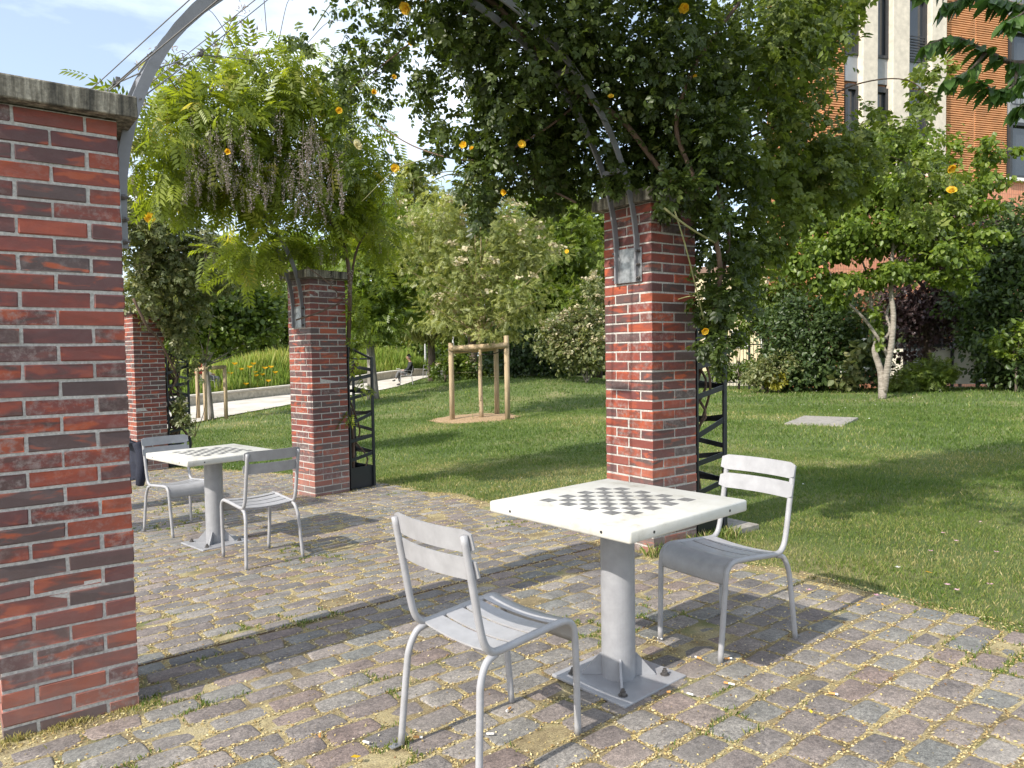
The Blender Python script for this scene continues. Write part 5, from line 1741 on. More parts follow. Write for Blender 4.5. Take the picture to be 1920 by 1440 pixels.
tr('back_tree', 'mid green tree behind the wisteria pillar above the reeds', 'tree', (640, 690, 46), [(640, 640, 46), (640, 560, 46), (640, 500, 46)], [.28, .24, .2, .08],
   [(620, 600, 46, 80, 60, 2.5, 2600), (700, 630, 45, 70, 50, 2.3, 2200), (600, 520, 46, 80, 60, 2.5, 2400), (560, 470, 47, 60, 40, 2.5, 1300), (760, 650, 45, 50, 40, 2, 1300)], TM_LEAF, .36, 'bright_leaf', 'bark', 31, rmean=.4)
tr('back_tree', 'dark tree beyond the lawn between the stake frame and the rose pillar', 'tree', (1120, 700, 40), [(1120, 640, 40), (1122, 540, 40), (1125, 450, 40)], [.3, .26, .2, .08],
   [(1090, 450, 40, 70, 70, 2.5, 2500), (1150, 500, 40, 70, 80, 2.5, 2300), (1130, 590, 39, 80, 60, 2.3, 2300), (1160, 410, 40, 70, 60, 2.4, 1500), (1200, 600, 39, 80, 90, 2.4, 2000), (1050, 650, 38, 70, 45, 2, 1800), (950, 620, 38, 80, 60, 2.2, 2000)], TM_LEAF, .32, 'mid_leaf', 'bark', 32, rmean=.4)
tr('slender_tree', 'grey trunked slender tree at the edge of the dark shrubs', 'tree', (999, 697, 29), [(1000, 650, 29), (1001, 600, 29), (1003, 540, 29)], [.10, .085, .075, .03],
   [(1010, 560, 29, 40, 40, 1.2, 900), (985, 590, 29, 40, 28, 1, 600)], TM_LEAF, .2, 'mid_leaf', 'bark_grey', 33, rmean=.5)

for k_, (u_, D_, lab_, mt_) in enumerate(((330, 60, 'far tree beyond the reeds at the left end of the path', 'mid_leaf'), (560, 62, 'far tree behind the wisteria pillar', 'mid_leaf'), (760, 64, 'far tree behind the reader on the path', 'dark_leaf'),
                                     (905, 58, 'far tree seen low through the wooden stake frame', 'mid_leaf'), (1080, 56, 'far tree closing the view left of the rose pillar', 'dark_leaf'))):
    tr('far_tree', lab_, 'tree', (u_, 696, D_), [(u_, 660, D_), (u_ + 4, 600, D_)], [.3, .26, .1],
       [(u_ - 55, 640, D_, 70, 50, 2.5, 1500), (u_ + 50, 650, D_, 75, 45, 2.5, 1500), (u_, 580, D_, 80, 50, 2.6, 1500), (u_ - 30, 685, D_ - 1, 70, 18, 1.6, 900), (u_ + 60, 685, D_ - 1, 70, 18, 1.6, 900)], TM_LEAF, .42, mt_, 'bark', 70 + k_, rmean=.4, group='far trees closing the park')
for k_, (u_, D_, lab_) in enumerate(((1500, 29, 'dark shrub filling the gap left of the pale stemmed tree'), (1660, 29, 'dark shrub behind the stems of the pale stemmed tree'), (1800, 30, 'dark shrub behind the purple tree by the pale panels'))):
    tr('hedge_shrub', lab_, 'shrub', (u_, 712, D_), [(u_, 690, D_), (u_ + 3, 640, D_)], [.06, .05, .02],
       [(u_ - 30, 590, D_, 50, 40, 1, 1000), (u_ + 35, 610 if k_ != 2 else 560, D_, 50, 45, 1, 1000)] + ([] if k_ == 2 else [(u_, 670, D_, 60, 35, .9, 1100)]), TM_LEAF, .2, 'dark_leaf', 'bark', 80 + k_, rmean=.4)

# right-hand side
def birchlike():
    b = gz(W(1655, 752, 20)); b[2] -= .04
    t1 = [b, W(1652, 700, 20), W(1640, 660, 20), W(1642, 640, 20), W(1636, 590, 20), W(1628, 520, 20)]
    t2 = [W(1657, 735, 20), W(1664, 690, 19.9), W(1672, 640, 19.8), W(1675, 590, 19.8), W(1670, 540, 19.8), W(1674, 470, 19.8), W(1680, 400, 20)]
    t3 = [W(1668, 675, 19.9), W(1650, 640, 19.8), W(1622, 600, 19.6), W(1590, 568, 19.4), W(1560, 540, 19.2)]
    t4 = [W(1652, 640, 19.8), W(1668, 620, 20), W(1664, 580, 20.2), W(1700, 520, 20.4), W(1740, 470, 20.6)]
    make_tree('multi_stem_tree', 'pale barked tree with several stems and bright leaves on the right of the lawn', 'tree', b, t1, [.10, .08, .066, .058, .04, .025],
              blobs_px([(1530, 470, 19.4, 55, 28, 1.0, 1300), (1610, 440, 19.8, 75, 36, 1.2, 2300), (1700, 430, 20, 75, 34, 1.2, 2300), (1770, 475, 20, 60, 26, 1.0, 1500), (1590, 370, 20, 80, 42, 1.3, 2500), (1690, 345, 20.2, 85, 40, 1.3, 2500), (1785, 395, 20.2, 60, 26, 1.1, 1100), (1510, 400, 19.6, 60, 36, 1.1, 1500), (1830, 335, 20.3, 45, 28, .9, 700), (1865, 285, 20.3, 32, 22, .7, 450), (1600, 290, 20.3, 80, 40, 1.3, 1800), (1700, 260, 20.5, 70, 36, 1.1, 1200), (1640, 515, 19.6, 60, 20, .8, 900), (1550, 525, 19.2, 55, 20, .8, 800), (1480, 500, 19.2, 40, 24, .7, 650), (1642, 610, 19.8, 18, 36, .4, 260), (1800, 525, 19.9, 40, 16, .6, 500), (1830, 440, 20.2, 40, 18, .7, 500), (1570, 570, 19.0, 30, 12, .5, 220), (1710, 510, 19.6, 45, 16, .7, 600), (1740, 300, 20.5, 50, 30, 1, 700)]),
              TM_WIDE, .135, M['bright_leaf'], M['bark_pale'], 41, rmean=.42, droop=.75, per=38, sig=.15, extra_trunks=[(t2, [.085, .075, .064, .056, .044, .025]), (t3, [.045, .038, .03, .016]), (t4, [.04, .034, .024, .016]), ([W(1628, 520, 20), W(1600, 440, 20), W(1590, 370, 20)], [.025, .018, .008]), ([W(1634, 570, 20), W(1690, 480, 20), W(1700, 430, 20)], [.025, .018, .008]), ([W(1674, 470, 19.8), W(1720, 420, 20), W(1785, 395, 20.2)], [.025, .018, .008]), ([W(1680, 400, 20), W(1690, 345, 20.2), W(1700, 260, 20.5)], [.025, .016, .007]), ([W(1590, 568, 19.4), W(1550, 500, 19.2), W(1510, 400, 19.6)], [.02, .014, .007])], limbs=False)
birchlike()
tr('dark_evergreen_shrub', 'big rounded dark green shrub on the lawn edge left of the pale stemmed tree', 'shrub', (1540, 731, 24), [(1540, 700, 24), (1540, 650, 24)], [.12, .1, .05],
   [(1500, 620, 24, 65, 50, 1.3, 2300), (1570, 610, 24, 60, 50, 1.3, 2100), (1540, 670, 23.6, 90, 50, 1.4, 3000), (1620, 660, 24, 45, 60, 1.2, 1500), (1470, 680, 23.6, 50, 40, 1.1, 1300), (1570, 560, 24.3, 55, 30, 1.2, 1000), (1480, 580, 24.3, 45, 35, 1.1, 900), (1520, 715, 23.3, 70, 20, .9, 1000)], TM_LEAF, .15, 'dark_leaf', 'bark', 42, rmean=.5)
tr('low_shrub', 'lighter green low shrub at the left foot of the big dark shrub', 'shrub', (1440, 722, 23), [(1440, 712, 23), (1440, 700, 23)], [.04, .03, .02],
   [(1430, 700, 23, 30, 22, .7, 800), (1465, 690, 23, 35, 28, .8, 900), (1410, 710, 23.2, 22, 16, .5, 350)], TM_LEAF, .11, 'grey_leaf', 'bark', 43, rmean=.65)
tr('yellow_shrub', 'small yellow leaved shrub in front of the low green shrub', 'shrub', (1460, 727, 22.6), [(1460, 720, 22.6), (1460, 712, 22.6)], [.02, .015, .01],
   [(1452, 719, 22.6, 18, 10, .35, 260), (1466, 712, 22.6, 14, 10, .3, 200)], TM_LEAF, .10, 'yellow_leaf', 'bark', 44, rmean=.5)
tr('broadleaf_sprout', 'small plant with large round leaves and a white bloom in front of the dark shrub', 'plant', (1578, 727, 22.4), [(1580, 715, 22.4), (1590, 690, 22.4)], [.02, .015, .008],
   [(1580, 712, 22.4, 25, 14, .4, 130), (1605, 690, 22.4, 20, 20, .4, 110), (1620, 660, 22.5, 14, 26, .35, 110)], TM_WIDE, .20, 'grey_leaf', 'bark', 45, rmean=.6, bloom=('white_petal', 8, .12, -.3))
tr('fern_shrub', 'feathery yellowish green low shrub right of the pale stemmed tree', 'shrub', (1730, 730, 22.5), [(1730, 715, 22.5), (1730, 700, 22.5)], [.03, .02, .01],
   [(1710, 710, 22.5, 40, 18, .8, 600), (1750, 700, 22.5, 30, 22, .8, 600), (1690, 722, 22.3, 25, 8, .5, 250)], TM_SORB, .26, 'mid_leaf', 'bark', 46, rmean=.6)
tr('purple_tree', 'purple leaved tree in the shade behind the pale stemmed tree', 'tree', (1735, 712, 26), [(1740, 660, 26), (1748, 610, 26), (1755, 540, 26)], [.14, .12, .10, .05],
   [(1760, 480, 26, 70, 45, 1.5, 1700), (1830, 440, 26, 70, 40, 1.6, 1600), (1720, 560, 26, 65, 50, 1.5, 1500), (1790, 560, 26, 60, 45, 1.4, 1200), (1700, 620, 26, 50, 50, 1.2, 900), (1850, 500, 26.3, 60, 40, 1.5, 1000), (1770, 610, 26, 50, 35, 1.2, 500)], TM_LEAF, .17, 'purple_leaf', 'bark', 47, rmean=.45)
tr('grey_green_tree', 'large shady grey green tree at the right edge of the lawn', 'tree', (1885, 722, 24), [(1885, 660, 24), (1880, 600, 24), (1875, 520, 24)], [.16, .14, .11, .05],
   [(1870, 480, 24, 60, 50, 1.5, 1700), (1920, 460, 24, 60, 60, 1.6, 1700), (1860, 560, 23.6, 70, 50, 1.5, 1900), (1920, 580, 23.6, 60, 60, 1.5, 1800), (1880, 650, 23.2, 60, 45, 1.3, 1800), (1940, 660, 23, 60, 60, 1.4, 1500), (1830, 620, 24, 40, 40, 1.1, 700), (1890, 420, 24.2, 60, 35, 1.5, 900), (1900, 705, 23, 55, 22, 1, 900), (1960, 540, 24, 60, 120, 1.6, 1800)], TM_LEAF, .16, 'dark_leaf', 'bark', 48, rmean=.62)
tr('light_green_shrub', 'sunlit light green spray of leaves before the shady tree at the right edge', 'shrub', (1905, 725, 22), [(1905, 690, 22), (1900, 650, 22)], [.03, .025, .012],
   [(1885, 645, 22, 25, 18, .6, 260), (1910, 625, 22, 25, 18, .6, 260), (1900, 665, 22, 30, 10, .5, 180)], TM_LEAF, .14, 'bright_leaf', 'bark', 49, rmean=.6)
tr('street_tree', 'slim street tree with a grey trunk by the iron railing', 'tree', (1432, 712, 29), [(1434, 650, 29), (1436, 600, 29), (1438, 540, 29)], [.13, .11, .1, .04],
   [(1440, 560, 29, 55, 35, 1.4, 1100), (1410, 600, 29, 40, 25, 1.1, 600), (1470, 520, 29, 50, 40, 1.3, 900), (1390, 540, 29.3, 40, 40, 1.1, 500)], TM_LEAF, .19, 'mid_leaf', 'bark_grey', 50, rmean=.5)
tr('railing_shrub', 'loose green shrub in front of the iron railing', 'shrub', (1385, 716, 27), [(1385, 700, 27), (1385, 680, 27)], [.04, .03, .02],
   [(1370, 698, 27, 32, 20, .9, 420), (1410, 690, 27, 30, 24, .9, 420), (1350, 700, 27, 22, 18, .7, 350), (1420, 700, 26.6, 30, 20, .8, 500), (1380, 640, 27.5, 30, 14, .8, 200)], TM_LEAF, .16, 'mid_leaf', 'bark', 51, rmean=.35)

# branch of a cherry reaching in from the right, close to the viewer
def cherry():
    r = np.random.default_rng(61)
    b = np.array([5.35, -0.55, 0]); b[2] = G(*b[:2])
    root = empty('cherry_tree', 'cherry tree branch with long pointed leaves hanging in at the top right corner', 'tree', b)
    trunk = smooth_path([b, b + np.array([-.05, .1, 1.0]), b + np.array([0, .2, 2.1]), b + np.array([.1, .35, 3.2])], 6)
    mb = MB(); mb.tube(trunk - b, [.13, .11, .09, .05], 12)
    tips = []
    main = smooth_path([trunk[12], W(2150, 60, 4.8), W(2010, 95, 4.5), W(1910, 118, 4.3), W(1850, 96, 4.2), W(1790, 70, 4.1), W(1735, 85, 4.0)], 6)
    mb.tube(main - b, [.035, .022, .014, .010, .006, .003], 8)
    subs = [[W(1910, 118, 4.3), W(1900, 160, 4.2), W(1870, 170, 4.1), W(1830, 150, 4.0)], [W(2010, 95, 4.5), W(1960, 30, 4.3), W(1900, 5, 4.2), W(1860, 0, 4.1)],
            [trunk[14], W(2050, -80, 4.8), W(1900, -60, 4.5), W(1790, -35, 4.3), W(1720, -20, 4.2)], [W(2010, 95, 4.5), W(1960, 150, 4.2), W(1930, 190, 4.1), W(1915, 200, 4.05)], [W(1990, 50, 4.6), W(1950, 10, 4.3), W(1910, 30, 4.1), W(1890, 40, 4.0)],
            [W(1900, -60, 4.5), W(1850, -20, 4.3), W(1800, 0, 4.2), W(1770, 10, 4.15)], [W(1850, 96, 4.2), W(1820, 130, 4.1), W(1780, 150, 4.05)], [W(2010, 95, 4.5), W(1960, 110, 4.1), W(1925, 150, 3.95)]]
    paths = [main[14:]]
    for s in subs:
        q = smooth_path(s, 6); mb.tube(q - b, [.010, .007, .005, .003], 6); paths.append(q[3:])
    mb.build('trunk', M['bark'], root, smooth=True)
    P = []; D = []
    for q in paths:
        for i in range(len(q) - 1):
            for k in range(4):
                p = q[i] + (q[i + 1] - q[i]) * r.random()
                t = q[i + 1] - q[i]; t /= np.linalg.norm(t)
                side = np.cross(t, [0, 0, 1.0]) * (1 if k % 2 else -1)
                P.append(p); D.append(side * .7 + t * .7 + np.array([0, 0, -.55]) + r.normal(size=3) * .25)
    P = np.array(P); D = np.array(D); n = len(P)
    nr = np.c_[r.normal(0, .35, (n, 2)), np.ones(n)]
    V, F, rr = scatter(*leaf_tmpl(.24, .06, .22), frames(D, nr, r.uniform(.062, .112, n)), P - b, np.clip(r.normal(.45, .2, n), 0, 1))
    o = link('foliage', fast_mesh('foliage', V, F, rr), M['cherry_leaf'], root)
    # rest of the crown, up and to the right
    bl = [(b + np.array([.5, .2, 3.6]), np.diag([1.0, 1.0, .7]), 900), (b + np.array([.9, -.6, 3.0]), np.diag([.9, .9, .6]), 600), (b + np.array([.2, .7, 4.3]), np.diag([.9, .9, .6]), 600)]
    P, O = crown_points(bl, r, 14, .18)
    leaves('crown', P, O, leaf_tmpl(.24, .06, .22), .115, M['cherry_leaf'], root, b, r, .6, .5)
cherry()

# ------------------------------------------------------------------ reed bed
def reeds():
    r = np.random.default_rng(71)
    n = 52000
    i = r.integers(0, len(BEDP) - 1, n); t = r.random(n)[:, None]
    base = BEDP[i] * (1 - t) + BEDP[i + 1] * t
    off = 0.45 + 3.4 * r.random(n) ** 1.1
    p = base + BEDN[i] * off[:, None]
    x, y = p[:, 0], p[:, 1]
    clump = vnoise(x, y, 1.4, 31)
    k = r.random(n) < .35 + .75 * clump
    pp = W(391, 715, 30.6); dd = np.hypot(pp[0], pp[1]); ux, uy = pp[0] / dd, pp[1] / dd
    lat = np.abs(x * -uy + y * ux); dep = x * ux + y * uy
    k &= ~((lat < .62) & (dep < dd + .5) & ((off > .9) | (r.random(n) < .45)))
    x, y, off, clump = x[k], y[k], off[k], clump[k]; n = len(x)
    z = G(x, y) + .28
    h = (0.26 + .68 * np.clip(off / 2.0, 0, 1)) * r.uniform(.45, 1.35, n) * (.55 + .9 * clump)
    rnd = np.clip(r.normal(.34, .18, n) + .60 * np.clip(vnoise(x, y, 3.0, 33) - .45, 0, 1) + .22 * np.clip(h - .85, 0, 1), 0, 1)
    V, F, rr = blades(x, y, z, h, .012, r, rnd, .30)
    o = link('reed_bed', fast_mesh('reed_bed', V, F, rr), M['reed'])
    tag(o, 'dense bed of bright green reeds and grasses behind the low stone wall', 'reeds', kind='stuff')
    # soil of the raised bed
    rows = []
    for a, nn in zip(BEDP, BEDN):
        rows.append([a + nn * q for q in (.3, 2.0, 6.5)])
    V = np.array(rows).reshape(-1, 3); V[:, 2] = G(V[:, 0], V[:, 1]) + .28
    idx = np.arange(len(V)).reshape(-1, 3)
    F = np.stack([idx[:-1, :-1], idx[1:, :-1], idx[1:, 1:], idx[:-1, 1:]], -1).reshape(-1, 4)
    o = link('bed_soil', fast_mesh('bed_soil', V, F), M['lawn'], smooth=True); o['kind'] = 'structure'
    # yellow iris flowers
    me = FLY[1]
    spots = [(468, 690), (478, 700), (452, 694), (497, 692), (488, 715), (480, 706), (432, 702), (399, 714), (451, 716), (503, 716), (461, 722), (516, 700), (482, 728), (440, 684), (492, 704), (475, 684), (508, 690), (420, 716)]
    for i, (u, v) in enumerate(spots):
        p = W(u, v, 30.6 + (i * 37 % 10) * .2)
        root = empty('iris', 'yellow iris flower standing among the reeds behind the low wall', 'flower', (p[0], p[1], G(p[0], p[1]) + .28), 0, 'yellow irises in the reed bed')
        hz = p[2] - root.location[2]
        mb = MB(); mb.tube([(0, 0, 0), (.01, 0, hz)], .006, 4); mb.build('stem', M['cane'], root)
        o = bpy.data.objects.new('bloom', me); COL.objects.link(o); o.parent = root; o.location = (.01, 0, hz); o.scale = (.24,) * 3
reeds()

# ------------------------------------------------------------------ people
def skinned(name, nodes, edges, mat, parent, sub=2):
    me = bpy.data.meshes.new(name)
    me.from_pydata([n[:3] for n in nodes], edges, [])
    o = link(name, me, mat, parent)
    md = o.modifiers.new('skin', 'SKIN')
    md.use_smooth_shade = True
    if not me.skin_vertices:
        bm = bmesh.new(); bm.from_mesh(me); bm.verts.layers.skin.verify(); bm.to_mesh(me); bm.free()
    for i, n in enumerate(nodes):
        sv = me.skin_vertices[0].data[i]
        rr = n[3]
        sv.radius = (rr, n[4] if len(n) > 4 else rr)
        sv.use_root = (i == 0)
    s = o.modifiers.new('subdivision', 'SUBSURF'); s.levels = sub; s.render_levels = sub
    return o

def make_seated_person(loc, az, label, jacket, trousers, crossed=True, hunch=0.0, hairm=None):
    root = empty('person', label, 'person', loc, az)
    # local: x forward, z up, seat at 0.44
    hip = (-.10, 0, .50)
    body = [(-.10, 0, .52, .10, .13), (-.16, 0, .72, .10, .14), (-.17, 0, .94, .09, .15), (-.15, 0, 1.04, .055), (-.12, 0, 1.12, .052)]
    E = [(0, 1), (1, 2), (2, 3), (3, 4)]
    def add(n, to):
        body.append(n); E.append((to, len(body) - 1)); return len(body) - 1
    # head, with the jaw and brow set forward
    h1 = add((-.075 + hunch, 0, 1.20, .088, .078), 4); h2 = add((-.085 + hunch, 0, 1.275, .088, .078), h1); h3 = add((-.10 + hunch, 0, 1.33, .055), h2)
    add((.015 + hunch, 0, 1.215, .022), h1)
    for s in (-1, 1):
        a = add((-.15, s * .185, .96, .058), 2); b = add((-.06, s * .235, .74, .047), a); c = add((.13, s * .12, .655, .037), b); d = add((.20, s * .07, .665, .032, .022), c)
        for q, ln in ((-.018, .055), (-.006, .068), (.006, .066), (.018, .052)):
            f = add((.20 + ln, s * (.07 - .012) + q, .672, .0085), d); add((.20 + ln + .018, s * .05 + q, .660, .007), f)
        add((.215, s * .07 - s * .035, .69, .009), d)
        if crossed and s == 1:
            k = add((.36, s * .02, .62, .066), 0); ft = add((.49, -.055, .29, .036), k)
        else:
            k = add((.36, s * .10, .53, .068), 0); ft = add((.40 if not crossed else .30, s * .08, .12, .036), k)
    skinned('body', body, E, M['skin'], root)
    # jacket over trunk and arms
    J = [(-.10, 0, .50, .125, .165), (-.17, 0, .72, .128, .175), (-.175, 0, .93, .115, .175), (-.15, 0, 1.035, .07)]
    JE = [(0, 1), (1, 2), (2, 3)]
    for s in (-1, 1):
        i = len(J)
        J += [(-.155, s * .20, .965, .078), (-.065, s * .25, .74, .064), (.12, s * .13, .655, .052)]
        JE += [(2, i), (i, i + 1), (i + 1, i + 2)]
    skinned('jacket', J, JE, jacket, root)
    Tn = [(-.10, 0, .48, .12, .155)]
    TE = []
    for s in (-1, 1):
        i = len(Tn)
        if crossed and s == 1:
            Tn += [(.10, .07, .58, .095), (.36, .02, .625, .078), (.48, -.05, .32, .062)]
        else:
            Tn += [(.10, s * .09, .53, .095), (.36, s * .10, .535, .08), (.36 if not crossed else .32, s * .085, .16, .06)]
        TE += [(0, i), (i, i + 1), (i + 1, i + 2)]
    skinned('trousers', Tn, TE, trousers, root)
    for s in (-1, 1):
        if crossed and s == 1: c = [(.50, -.06, .255, .048), (.56, -.068, .225, .045, .04), (.65, -.075, .215, .034, .026)]
        else:
            fx = .40 if not crossed else .30
            c = [(fx, s * .08, .075, .05), (fx + .07, s * .08, .055, .046, .04), (fx + .17, s * .085, .038, .036, .028)]
        skinned('shoe', c, [(0, 1), (1, 2)], M['shoe'], root)
    H = [(-.115 + hunch, 0, 1.30, .085, .082), (-.145 + hunch, 0, 1.23, .07, .075), (-.07 + hunch, 0, 1.345, .05, .06)]
    skinned('hair', H, [(0, 1), (0, 2)], hairm or M['hair'], root)
    # eyes and mouth
    for s in (-1, 1):
        mb = MB(); mb.box((.004 + hunch, s * .03, 1.245), (.012, .018, .009), 0, .002); mb.build('eye', M['hair'], root)
    mb = MB(); mb.box((.004 + hunch, 0, 1.165), (.012, .04, .008), 0, .002); mb.build('mouth', M['red_cloth'], root)
    return root

def people():
    # reader in a low armchair on the path
    p = gz(W(762, 728, 32.6)); p[2] += .03
    d = math.atan2(F_[1], F_[0])
    az = d + math.radians(100)            # facing left in the picture, a little away
    ca, sa = math.cos(az), math.sin(az)
    chair = make_chair(True, 'garden_armchair')
    chair.location = (p[0], p[1], p[2]); chair.rotation_euler = (0, 0, az)
    tag(chair, 'metal armchair on the pale path with the seated reader in it', 'chair', 'metal armchairs on the path')
    chair.scale = (1.05, 1.05, .97)
    make_seated_person((p[0] - ca * .04, p[1] - sa * .04, p[2] - .02), az, 'person in dark jacket and grey trousers sitting cross legged on the path', M['charcoal'], M['grey_cloth'])
    bk = MB(); bk.box((.34, .0, .70), (.16, .21, .012), 0, .002, 0)
    o = bk.build('newspaper', M['paper']); o.location = (p[0], p[1], p[2] + .02); o.rotation_euler = (0, 0, az)
    tag(o, 'white paper held on the lap of the seated reader in the dark jacket', 'paper')
    # second armchair half hidden by the trunk
    q = gz(W(806, 712, 35.2)); q[2] += .03
    c2 = copy_tree(chair); c2.location = tuple(q); c2.rotation_euler = (0, 0, az - .5)
    tag(c2, 'empty metal armchair half hidden behind a tree trunk on the path', 'chair', 'metal armchairs on the path')
    # person behind the reeds at the left
    p = gz(W(391, 715, 30.6)); p[2] += .34
    az2 = d - math.radians(75)
    ch = copy_tree(chair); ch.location = (p[0], p[1], p[2] - .02); ch.rotation_euler = (0, 0, az2)
    tag(ch, 'metal armchair behind the reeds under the person in the pale jacket', 'chair', 'metal armchairs on the path')
    make_seated_person((p[0], p[1], p[2] - .02), az2, 'person in a pale cream jacket sitting behind the reeds at the left', M['cream_cloth'], M['grey_cloth'], False)
    b = W(374, 694, 30.3)
    mb = MB(); mb.box((0, 0, .16), (.34, .16, .30), 0, .05)
    bag = empty('red_bag', 'small red bag beside the person in the pale jacket', 'bag', (b[0], b[1], b[2] - .16))
    mb.build('bag_body', M['red_cloth'], bag)
    mb = MB(); mb.tube(smooth_path([(-.1, 0, .29), (-.06, 0, .42), (.06, 0, .42), (.1, 0, .29)], 4), .012, 6); mb.build('handle', M['red_cloth'], bag)
    return chair
people()

# ------------------------------------------------------------------ buildings, fence, street things
BAZ = math.radians(-17.2)
BD = np.array([math.cos(BAZ), math.sin(BAZ), 0.0]); BN = np.array([BD[1], -BD[0], 0.0])       # BN faces the park
BP0 = W(1893, 330, 34.0)
def facade_t(u, v):
    n = BN; d = ray(u, v); O = np.array([0, 0, CAM_Z])
    q = O + d * (((BP0 - O) @ n) / (d @ n))
    return (q - BP0) @ BD, q[2]
def make_building():
    gz0 = 0.0
    z0 = G(BP0[0], BP0[1]) - .2
    root = empty('brick_building', 'tall orange clad building with pale concrete fins at the top right', 'building', (BP0[0], BP0[1], z0), BAZ)
    X = lambda u, v=200: facade_t(u, v)[0]
    Z = lambda v, u=1830: facade_t(u, v)[1] - z0
    top = Z(-420)
    sill = Z(338, 1905)
    xl = X(1545); xr = X(2250)
    # body behind everything
    mb = MB(); mb.box(((xl + xr) / 2, 1.7, top / 2), (xr - xl, 3.0, top))
    mb.build('wall', M['terra_back'], root)
    # cladding: ribbed bands
    def cladding(x0, x1, za, zb):
        mb = MB(); s = 0.082; z = za
        while z < zb - s:
            mb.box(((x0 + x1) / 2, .12, z + s / 2), (x1 - x0, .14, s * .62), 0, .012); z += s
        mb.build('cladding', M['terracotta'], root)
    mb_j = X(1830)
    cladding(X(1768), mb_j - .03, sill, top); cladding(mb_j + .03, X(1891), sill, top)
    cladding(X(1990), X(2250), sill, top)
    cladding(X(1545), X(1585), sill, top)
    mb = MB(); mb.box((mb_j, .13, (sill + top) / 2), (.07, .10, top - sill)); mb.build('joint_strip', M['terracotta'], root)
    # lower band of upright tiles
    mb = MB(); mb.box(((xl + xr) / 2, .10, sill / 2), (xr - xl, .2, sill - .12)); mb.build('base_tiles', M['pinktile'], root)
    mb = MB(); mb.box(((X(1885) + xr) / 2, -.02, sill - .0), (xr - X(1885), .30, .12)); mb.build('sill_band', M['white_sill'], root)
    # fins
    fins = [(1612, 1640), (1668, 1699), (1740, 1768)]
    for a, b in fins:
        x0, x1 = X(a), X(b)
        mb = MB(); mb.box(((x0 + x1) / 2, .02, (sill + top) / 2 - .4), (x1 - x0, .34, top - sill + 1.0), 0, .02)
        mb.build('fin', M['fin'], root)
    st = Z(180) - Z(330)
    st = 3.45
    def bay(x0, x1, zb, k):
        w = x1 - x0; xc = (x0 + x1) / 2
        mb = MB(); mb.box((xc, .16, zb + .45), (w, .10, .9)); mb.build('spandrel', M['metal_grey'], root)
        mb = MB()
        for (c, s) in (((x0 + .05, .14, zb + .9 + 1.2), (.10, .16, 2.4)), ((x1 - .05, .14, zb + .9 + 1.2), (.10, .16, 2.4)), ((xc, .14, zb + .95), (w - .2, .16, .10)), ((xc, .14, zb + 3.25), (w - .2, .16, .20))):
            mb.box(c, s)
        f = mb.build('window', M['frame_dark'], root)
        mb = MB(); mb.box((xc, .19, zb + 2.1), (w - .2, .03, 2.3)); mb.build('pane', M['glass'], f)
        if k % 2 == 0:
            mb = MB()
            for i in range(9): mb.box((xc, .06, zb + 1.0 + i * .10), (w - .22, .02, .035))
            mb.build('louvre', M['frame_dark'], f)
    zb = sill - .35
    k = 0
    while zb < top - st:
        bay(X(1640), X(1668), zb, k); bay(X(1699), X(1740), zb, k + 1); bay(X(1588), X(1612), zb, k)
        zb += st; k += 1
    # window column at the right edge
    zb = sill + .06
    k = 0
    x0, x1 = X(1893), X(1990)
    while zb < top - st:
        w = x1 - x0; xc = (x0 + x1) / 2
        mb = MB()
        for (c, s) in (((x0 + .06, .05, zb + 1.05), (.12, .2, 2.1)), ((x1 - .06, .05, zb + 1.05), (.12, .2, 2.1)), ((xc, .05, zb + .06), (w - .24, .2, .12)), ((xc, .05, zb + 2.05), (w - .24, .2, .12)), ((xc, .05, zb + 1.05), (.08, .2, 1.86))):
            mb.box(c, s)
        f = mb.build('window', M['frame_dark'], root)
        mb = MB(); mb.box((xc, .12, zb + 1.05), (w - .2, .03, 1.95)); mb.build('pane', M['glass'], f)
        mb = MB(); mb.box((xc, .06, zb + 2.12 + .65), (w, .14, 1.3)); mb.build('spandrel', M['metal_grey'], root)
        mb = MB()
        for i in range(10): mb.box((x0 + .15 + i * (w - .3) / 9, -.10, zb + st - .28), (.02, .02, .85))
        mb.box((xc, -.10, zb + st + .16), (w, .03, .04)); mb.box((xc, -.10, zb + st - .70), (w, .03, .04))
        mb.build('railing', M['frame_dark'], root)
        zb += st; k += 1
make_building()

